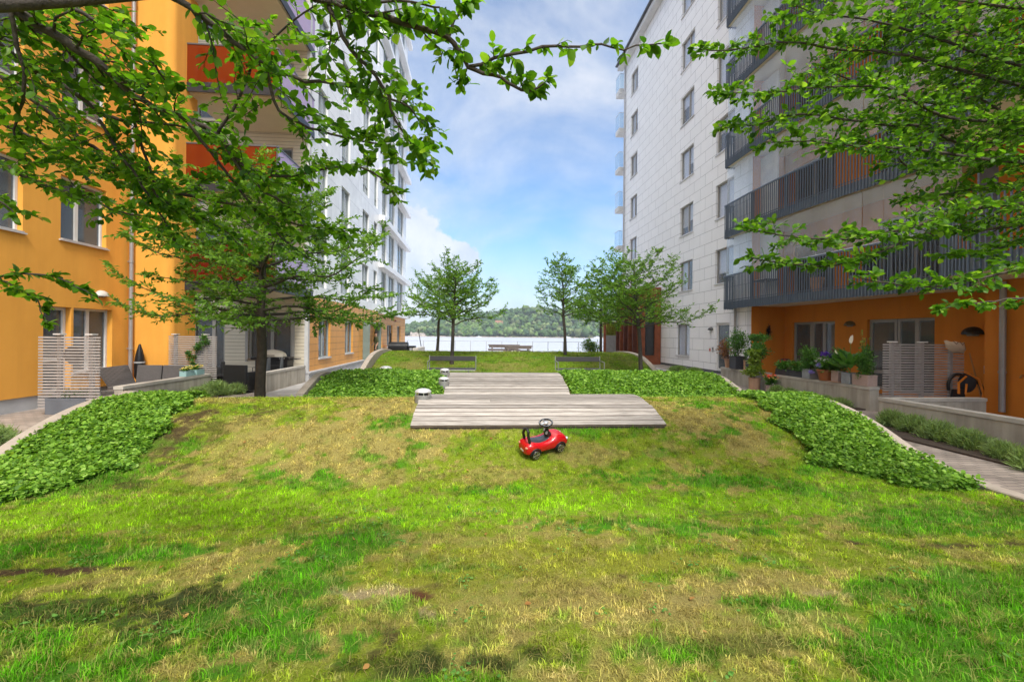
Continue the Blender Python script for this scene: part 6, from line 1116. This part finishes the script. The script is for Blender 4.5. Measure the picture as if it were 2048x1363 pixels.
# ------------------------------------------------------------------ trees
class Crown:
    def __init__(s, seed): s.r = random.Random(seed); s.b = MB(); s.P = []; s.D = []; s.U = []; s.S = []
    def leafrow(s, p0, p1, step, size, droop=.15):
        r = s.r; d = p1 - p0; L_ = d.length; d = d.normalized(); n = max(1, int(L_ / step)); side = 1
        for i in range(n + 1):
            q = p0 + d * (L_ * (i + r.uniform(.1, .9)) / (n + 1)); sd = d.cross(Vector((0, 0, 1))); sd = sd.normalized() if sd.length > .1 else Vector((1, 0, 0)); side = -side
            k = 1 if i < n else 1.0
            dr = d * r.uniform(.2, 1.0) + sd * side * r.uniform(.3, 1.1) * (k if i < n else .2) + Vector((r.gauss(0, .25), r.gauss(0, .25), r.gauss(.05, .38) - droop))
            s.P.append(q); s.D.append(dr); s.U.append((r.gauss(0, .65), r.gauss(0, .65), 1)); s.S.append(size * r.uniform(.4, 1.35))
    def twig(s, p, d, L_, rad, step, size, lvl=0, droop=.15, fine=True):
        r = s.r; a = p; segs = 3; pts = [a]; dd = d.normalized()
        for i in range(segs):
            dd = (dd + Vector((r.gauss(0, .16), r.gauss(0, .16), r.gauss(.02, .1)))).normalized(); b = a + dd * (L_ / segs); s.leafrow(a, b, step, size, droop); a = b; pts.append(a)
            if lvl > 0 and r.random() < .75:
                sd = dd.cross(Vector((0, 0, 1))).normalized() * r.choice((-1, 1)); s.twig(a, dd * .6 + sd * r.uniform(.6, 1) + Vector((0, 0, r.gauss(.05, .2))), L_ * r.uniform(.4, .65), rad * .6, step, size, lvl - 1, droop)
        s.b.tube(pts, [rad, rad * .8, rad * .6, rad * .35], 5, False)
    def limb(s, pts, r0, r1, tstep, tlen, step, size, start=.1, lvl=1, droop=.15, flat=.12, n=8, wob=.01):
        """pts: polyline; grows side twigs all along"""
        r = s.r; fine = []
        P = [Vector(p) for p in pts]
        for i in range(len(P) - 1):
            p0 = P[max(i - 1, 0)]; p1 = P[i]; p2 = P[i + 1]; p3 = P[min(i + 2, len(P) - 1)]
            for k in range(4): t = k / 4; fine.append(.5 * ((2 * p1) + (p2 - p0) * t + (2 * p0 - 5 * p1 + 4 * p2 - p3) * t * t + (3 * p1 - p0 - 3 * p2 + p3) * t ** 3) + Vector((r.gauss(0, wob), r.gauss(0, wob), r.gauss(0, wob))) * (1 if i + k else 0))
        fine.append(P[-1]); n_ = len(fine); rad = [r0 + (r1 - r0) * i / (n_ - 1) for i in range(n_)]; s.b.tube(fine, rad, n)
        acc = 0; tot = sum((fine[i + 1] - fine[i]).length for i in range(n_ - 1)); nxt = tot * start; side = 1
        for i in range(n_ - 1):
            d = fine[i + 1] - fine[i]; L_ = d.length; dn = d.normalized()
            while nxt < acc + L_:
                q = fine[i] + dn * (nxt - acc); side = -side; sd = dn.cross(Vector((0, 0, 1))); sd = sd.normalized() if sd.length > .2 else Vector((r.gauss(0, 1), r.gauss(0, 1), 0)).normalized()
                tl = tlen * r.uniform(.5, 1.2) * (1 - .5 * (nxt / tot)); s.twig(q, dn * r.uniform(.3, .9) + sd * side * r.uniform(.5, 1) + Vector((0, 0, r.gauss(0.02, flat * 2.2))), tl, max(.0015, rad[i] * .35), step, size, lvl, droop)
                nxt += tstep * r.uniform(.6, 1.4)
            acc += L_
        s.leafrow(fine[-3], fine[-1], step, size, droop)
        return fine
    def done(s, t, lm, bm, big, wid=1.):
        s.b.build('branches', bm, t, 2); return leaves('crown', [tuple(p) for p in s.P], [tuple(p) for p in s.D], s.U, s.S, lm, t, big, wid)
def tree(name, lab, x, y, H, z0, Rc, tr, seed, nl=26, size=.06, lean=(0, 0), tilt=.25, top=1.0, group='slim young courtyard trees', lm=None, big=False, step=.035, tl=.5, ts=.16, low=.0):
    zb = g1(x, y) if y < 22 else 0; t = thing(name, lab, 'tree', (x, y, zb), group); c = Crown(seed); r = c.r
    tp = [Vector((x + lean[0] * k + r.gauss(0, .015), y + lean[1] * k, zb - .1 + H * .86 * k)) for k in (0, .15, .3, .45, .6, .75, .88, 1)]
    rr = [tr * v for v in (1.25, 1.0, .93, .86, .72, .5, .32, .15)]; m = MB(); m.tube(tp, rr, 12); m.build('trunk', BARK if tr > .07 else BARKN, t, True)
    def at(h):
        k = min(.999, max(0, h / (H * .86))) * 1.0; ks = (0, .15, .3, .45, .6, .75, .88, 1)
        for i in range(7):
            if ks[i] <= k <= ks[i + 1]: u = (k - ks[i]) / (ks[i + 1] - ks[i]); return tp[i].lerp(tp[i + 1], u), rr[i] + (rr[i + 1] - rr[i]) * u
        return tp[-1], rr[-1]
    for i in range(nl):
        f = i / (nl - 1); h = z0 + (H * .84 - z0) * f ** 1.05; p, rad = at(h); az = i * 2.39996 + r.uniform(-.35, .35)
        Lb = Rc * (1 - .62 * f ** 1.5) * r.uniform(.62, 1.12); rise = tilt + .75 * f * top + r.uniform(-.10, .12) - (low if f < .15 else 0)
        d = Vector((math.cos(az), math.sin(az), rise)).normalized(); q = [p, p + d * Lb * .33 + Vector((0, 0, .03)), p + d * Lb * .68 + Vector((0, 0, -.04 * Lb)), p + d * Lb + Vector((0, 0, r.uniform(-.03, .12) * Lb))]
        c.limb(q, min(rad * .5, .012 + .008 * Lb), .003, ts, tl * (.6 + .4 * Lb / Rc), step, size, .22, 1, .1, .14, 6, .012)
    c.done(t, lm or LEAFM, BARKN, big); return t
tree('courtyard_tree', 'large spreading tree nearest on the left, in front of the cream clapboard recess', TX, TY, 5.5, 1.95, 2.95, .095, 5, 50, .080, (.02, 0), .03, .62, None, step=.019, tl=.66, ts=.105, low=.03)
tree('courtyard_tree', 'slim tree rising right behind the left park bench', -.82, 14.75, 3.55, 1.35, 1.7, .058, 15, 34, .080, (.1, 0), .34, 1.1, step=.024, tl=.52, ts=.115)
tree('courtyard_tree', 'slim tree further back, its trunk just left of the one behind the left bench', -1.75, 20.2, 4.1, 1.9, 2.1, .065, 27, 30, .10, (.08, 0), .1, .8, step=.03, tl=.65, ts=.14)
tree('courtyard_tree', 'slim tree behind the right park bench', 3.12, 15.9, 3.75, 1.45, 1.65, .055, 133, 29, .084, (-.14, .1), .22, 1.25, step=.026, tl=.54, ts=.13)
tree('courtyard_tree', 'slim tree far back on the right in front of the rust red post', 7.3, 26.5, 5.9, 2.5, 2.7, .09, 48, 36, .15, (0, 0), .15, .9, step=.038, tl=.65, ts=.15)
tree('courtyard_tree', 'leaning tree on the right edge of the turf in front of the corten porch', 4.95, 13.35, 4.2, 1.75, 2.15, .065, 152, 36, .080, (-.26, .1), .18, .95, step=.024, tl=.62, ts=.12)

# tree overhead on the left: limbs reach over the lawn from a trunk just outside the photo
def limbs(c, specs, dflt):
    for sp in specs:
        pts = [atd(px, py, d) for px, py, d in sp[0]]; k = dict(dflt); k.update(sp[1] if len(sp) > 1 else {}); c.limb(pts, k['r0'], k['r1'], k['ts'], k['tl'], k['step'], k['size'], k.get('start', .04), k.get('lvl', 1), k.get('droop', .15), .14, 8, .003)
tz = g1(-2.6, 1.0); t = thing('overhanging_tree', 'apple tree whose leafy branches hang into the top left of the photo', 'tree', (-2.6, 1.0, tz))
hub = Vector((-2.55, 1.05, 2.45)); MB().tube([(-2.6, 1.0, tz - .1), (-2.58, 1.0, 1.0), (-2.56, 1.03, 1.9), tuple(hub), (-2.5, .95, 3.2), (-2.4, .8, 4.2)], [.15, .12, .11, .10, .07, .03], 14).build('trunk', BARK, t, True)
c = Crown(101); A_ = dict(r0=.013, r1=.0028, ts=.038, tl=.235, step=.0160, size=.036)
S_ = lambda *p: list(p)
roots = [[hub, atd(-260, -120, 1.75), atd(-30, -10, 1.7)], [hub, atd(-300, -20, 1.95), atd(-30, 60, 1.95)], [hub, atd(-320, 100, 2.2), atd(-40, 125, 2.2)], [hub, atd(-250, -300, 1.5), atd(120, -130, 1.5), atd(352, -2, 1.6)], [hub + Vector((0, 0, .1)), atd(-200, -500, 1.5), atd(250, -320, 1.4), atd(480, -130, 1.4), atd(634, -2, 1.45)], [hub, atd(-330, 240, 2.5), atd(-40, 300, 2.5)], [hub, atd(-330, 400, 2.1), atd(-60, 560, 2.1)]]
for q, ra, rb_ in zip(roots, (.045, .035, .03, .03, .035, .025, .018), (.021, .016, .0145, .0125, .014, .012, .007)):
    c.b.tube([tuple(v) for v in q], [ra + (rb_ - ra) * i / (len(q) - 1) for i in range(len(q))], 10)
c.b.tube([tuple(hub + Vector((0, 0, .3))), tuple(atd(-250, -100, 1.35)), tuple(atd(0, 12, 1.3)), tuple(atd(160, 2, 1.3)), tuple(atd(430, -22, 1.3))], [.04, .025, .018, .014, .010], 10)
limbs(c, [
 (S_((-30, -10, 1.7), (20, 17, 1.72), (130, 82, 1.75), (192, 123, 1.8), (239, 164, 1.85), (284, 202, 1.9), (376, 239, 1.95), (434, 270, 2.0), (472, 328, 2.05), (533, 385, 2.1), (600, 430, 2.15)), dict(r0=.020, r1=.004, tl=.26)),
 (S_((-30, 60, 1.95), (0, 92, 1.95), (51, 126, 2.0), (137, 178, 2.0), (212, 232, 2.05), (274, 243, 2.1), (376, 255, 2.1), (440, 272, 2.1)), dict(r0=.014)),
 (S_((-40, 125, 2.2), (0, 150, 2.2), (62, 195, 2.2), (103, 229, 2.2), (157, 274, 2.25), (212, 315, 2.3), (256, 359, 2.3), (330, 400, 2.3), (410, 440, 2.3), (500, 492, 2.3)), dict(r0=.014, tl=.26)),
 (S_((352, -2, 1.6), (427, 51, 1.65), (479, 92, 1.7), (533, 126, 1.72), (587, 155, 1.75), (700, 173, 1.75), (800, 205, 1.75), (862, 262, 1.75)), dict(r0=.012)),
 (S_((434, 270, 2.0), (479, 195, 1.95), (513, 113, 1.9), (575, 51, 1.85), (633, 10, 1.8)), dict(r0=.007, ts=.05)),
 (S_((634, -2, 1.45), (775, 37, 1.5), (892, 75, 1.52), (939, 133, 1.55), (1000, 158, 1.55), (1056, 183, 1.55), (1090, 165, 1.55)), dict(r0=.012, tl=.13, ts=.055)),
 (S_((939, 133, 1.55), (1056, 101, 1.5), (1159, 91, 1.5), (1248, 96, 1.48), (1335, 88, 1.48)), dict(r0=.006, r1=.0018, tl=.055, ts=.045, lvl=0)),
 (S_((895, 75, 1.52), (915, 30, 1.5), (934, -8, 1.5)), dict(r0=.005, tl=.12, ts=.05)),
 (S_((653, 2, 1.46), (700, 94, 1.5), (765, 173, 1.55), (803, 262, 1.6), (850, 330, 1.6)), dict(r0=.008, tl=.2)),
 (S_((-40, 300, 2.5), (0, 328, 2.5), (102, 376, 2.5), (171, 393, 2.5), (240, 422, 2.5), (330, 440, 2.5)), dict(r0=.012, tl=.24)),
 (S_((198, 240, 2.1), (240, 308, 2.1), (284, 370, 2.15), (328, 441, 2.2), (360, 500, 2.2)), dict(r0=.008)),
 (S_((267, 240, 2.1), (308, 360, 2.2), (315, 392, 2.2), (390, 440, 2.2)), dict(r0=.007)),
 (S_((284, 373, 2.15), (410, 397, 2.2), (500, 420, 2.2), (600, 450, 2.2), (690, 462, 2.2)), dict(r0=.008, tl=.22)),
 (S_((462, 310, 2.05), (530, 350, 2.05), (600, 348, 2.05), (698, 332, 2.05), (760, 352, 2.05), (790, 392, 2.05)), dict(r0=.008, tl=.15)),
 (S_((530, 126, 1.72), (560, 220, 1.8), (640, 262, 1.85), (720, 280, 1.9), (790, 300, 1.9)), dict(r0=.007, tl=.2)),
 (S_((150, 20, 1.45), (220, 60, 1.5), (300, 120, 1.55), (330, 160, 1.6)), dict(r0=.007, tl=.16)),
 (S_((20, 17, 1.7), (50, 180, 1.8), (30, 260, 1.9), (60, 330, 1.9)), dict(r0=.008)),
 (S_((640, 0, 1.45), (700, 10, 1.4), (800, 0, 1.4), (880, 15, 1.4)), dict(r0=.006, tl=.16)),
 (S_((376, 245, 2.0), (440, 330, 2.1), (520, 430, 2.2), (590, 500, 2.2)), dict(r0=.008, tl=.18, ts=.07)),
 (S_((-60, 560, 2.1), (0, 552, 2.1), (44, 547, 2.1), (97, 550, 2.1), (141, 567, 2.1), (196, 596, 2.1)), dict(r0=.006, r1=.002, tl=.10, ts=.06)),
 (S_((0, 556, 2.1), (40, 580, 2.1), (75, 600, 2.1), (88, 640, 2.1)), dict(r0=.004, r1=.002, tl=.09, ts=.06)),
 (S_((-30, 380, 2.3), (10, 410, 2.3), (30, 430, 2.3)), dict(r0=.006, tl=.12)),
 (S_((-40, 230, 2.4), (30, 260, 2.4), (110, 300, 2.4), (180, 345, 2.4), (260, 372, 2.4)), dict(r0=.008, tl=.22)),
 (S_((-40, 60, 1.95), (60, 60, 1.9), (140, 90, 1.9), (200, 60, 1.85), (250, 40, 1.8)), dict(r0=.007, tl=.2)),
 (S_((100, 60, 1.75), (180, 150, 1.9), (240, 180, 1.95), (330, 190, 1.95)), dict(r0=.006, tl=.2)),
], A_)
c.done(t, LEAFN, BARK, True)

tz = g1(5.2, 2.6); t = thing('overhanging_tree', 'apple tree whose layered branches fill the top right of the photo', 'tree', (5.6, 2.9, tz))
hub = Vector((5.6, 2.9, 2.6)); MB().tube([(5.65, 2.9, tz - .1), (5.62, 2.9, 1.2), tuple(hub), (5.5, 2.9, 3.8), (5.4, 2.9, 5.2)], [.16, .13, .11, .08, .04], 14).build('trunk', BARK, t, True)
c = Crown(202); B_ = dict(r0=.014, r1=.003, ts=.046, tl=.36, step=.0185, size=.045, start=.02)
HL = [
 ([(2120, 130, 3.8), (2004, 91, 3.7), (1895, 50, 3.6), (1795, 5, 3.5), (1700, -30, 3.4)], {}),
 ([(2150, 160, 3.6), (2000, 120, 3.5), (1863, 73, 3.4), (1760, 45, 3.3), (1645, 27, 3.2), (1580, 10, 3.1)], {}),
 ([(2120, 190, 3.6), (1960, 150, 3.5), (1776, 105, 3.4), (1667, 98, 3.3), (1576, 84, 3.2), (1463, 100, 3.1), (1398, 100, 3.1)], dict(tl=.22)),
 ([(2120, 240, 3.6), (1922, 239, 3.4), (1849, 215, 3.3), (1770, 175, 3.2), (1622, 177, 3.1), (1531, 186, 3.1), (1442, 186, 3.1)], dict(tl=.24)),
 ([(2120, 250, 3.8), (1954, 291, 3.6), (1849, 255, 3.5), (1758, 248, 3.4), (1600, 229, 3.3), (1508, 250, 3.3), (1440, 256, 3.3)], dict(tl=.26)),
 ([(2120, 330, 3.4), (1980, 320, 3.3), (1849, 300, 3.2), (1713, 291, 3.1), (1622, 284, 3.1), (1530, 284, 3.1)], dict(tl=.22)),
 ([(2130, 320, 3.8), (1940, 314, 3.6), (1831, 339, 3.5), (1776, 300, 3.4), (1690, 270, 3.4)], {}),
 ([(2120, 385, 3.3), (2045, 405, 3.2), (1917, 423, 3.1), (1804, 459, 3.0), (1695, 477, 3.0), (1590, 473, 2.9), (1480, 455, 2.9)], dict(r0=.017, tl=.26)),
 ([(2100, 440, 3.4), (1960, 460, 3.3), (1849, 468, 3.2), (1722, 518, 3.1), (1622, 532, 3.0), (1485, 514, 3.0)], dict(tl=.17)),
 ([(2120, 515, 2.9), (2048, 537, 2.9), (1940, 559, 2.85), (1867, 573, 2.8), (1758, 564, 2.8), (1713, 552, 2.8)], dict(r0=.010, tl=.15)),
 ([(2120, 596, 2.7), (2048, 595, 2.7), (1990, 602, 2.7), (1935, 608, 2.7), (1872, 622, 2.7)], dict(r0=.008, tl=.11, ts=.07)),
 ([(2120, 20, 3.4), (1980, 10, 3.3), (1850, -10, 3.2)], {}),
 ([(2120, 360, 3.9), (1990, 370, 3.8), (1880, 390, 3.7), (1800, 400, 3.6)], dict(tl=.25)),
 ([(2120, 60, 4.2), (1960, 190, 4.0), (1800, 200, 3.9), (1700, 160, 3.8), (1640, 130, 3.7)], {}),
 ([(2100, 280, 4.4), (1980, 210, 4.2), (1860, 140, 4.0), (1780, 60, 3.9)], {}),
 ([(2080, 470, 3.6), (1990, 500, 3.5), (1900, 510, 3.4)], dict(tl=.2)),
]
for q, k in HL: a = atd(*q[0]); c.b.tube([tuple(hub.lerp(a, 0) + Vector((0, 0, (a.z - hub.z) * .35))), tuple(hub.lerp(a, .5) + Vector((0, 0, .05))), tuple(a)], [.035, .022, k.get('r0', .014)], 8)
limbs(c, HL, B_)
c.done(t, leafmat('apple_leaf_bright', (.020, .065, .006), (.105, .23, .015), .45, .42, .22, (.2, .32, .04)), BARK, True)

# ---- haze: the air over the lake
hm = bpy.data.materials.new('haze_air'); hm.use_nodes = True; n_, l_ = nodes(hm); n_.remove(n_['Principled BSDF']); pv = n_.new('ShaderNodeVolumePrincipled'); pv.inputs['Color'].default_value = (.86, .91, 1, 1); pv.inputs['Density'].default_value = .00026; pv.inputs['Anisotropy'].default_value = .2; l_.new(pv.outputs[0], n_['Material Output'].inputs['Volume'])
m = MB(); m.box((-720, -30, -8), (720, 1500, 95)); hb = m.build('haze', hm); tag(hb, 'thin summer haze over the lake', 'haze', kind='stuff')
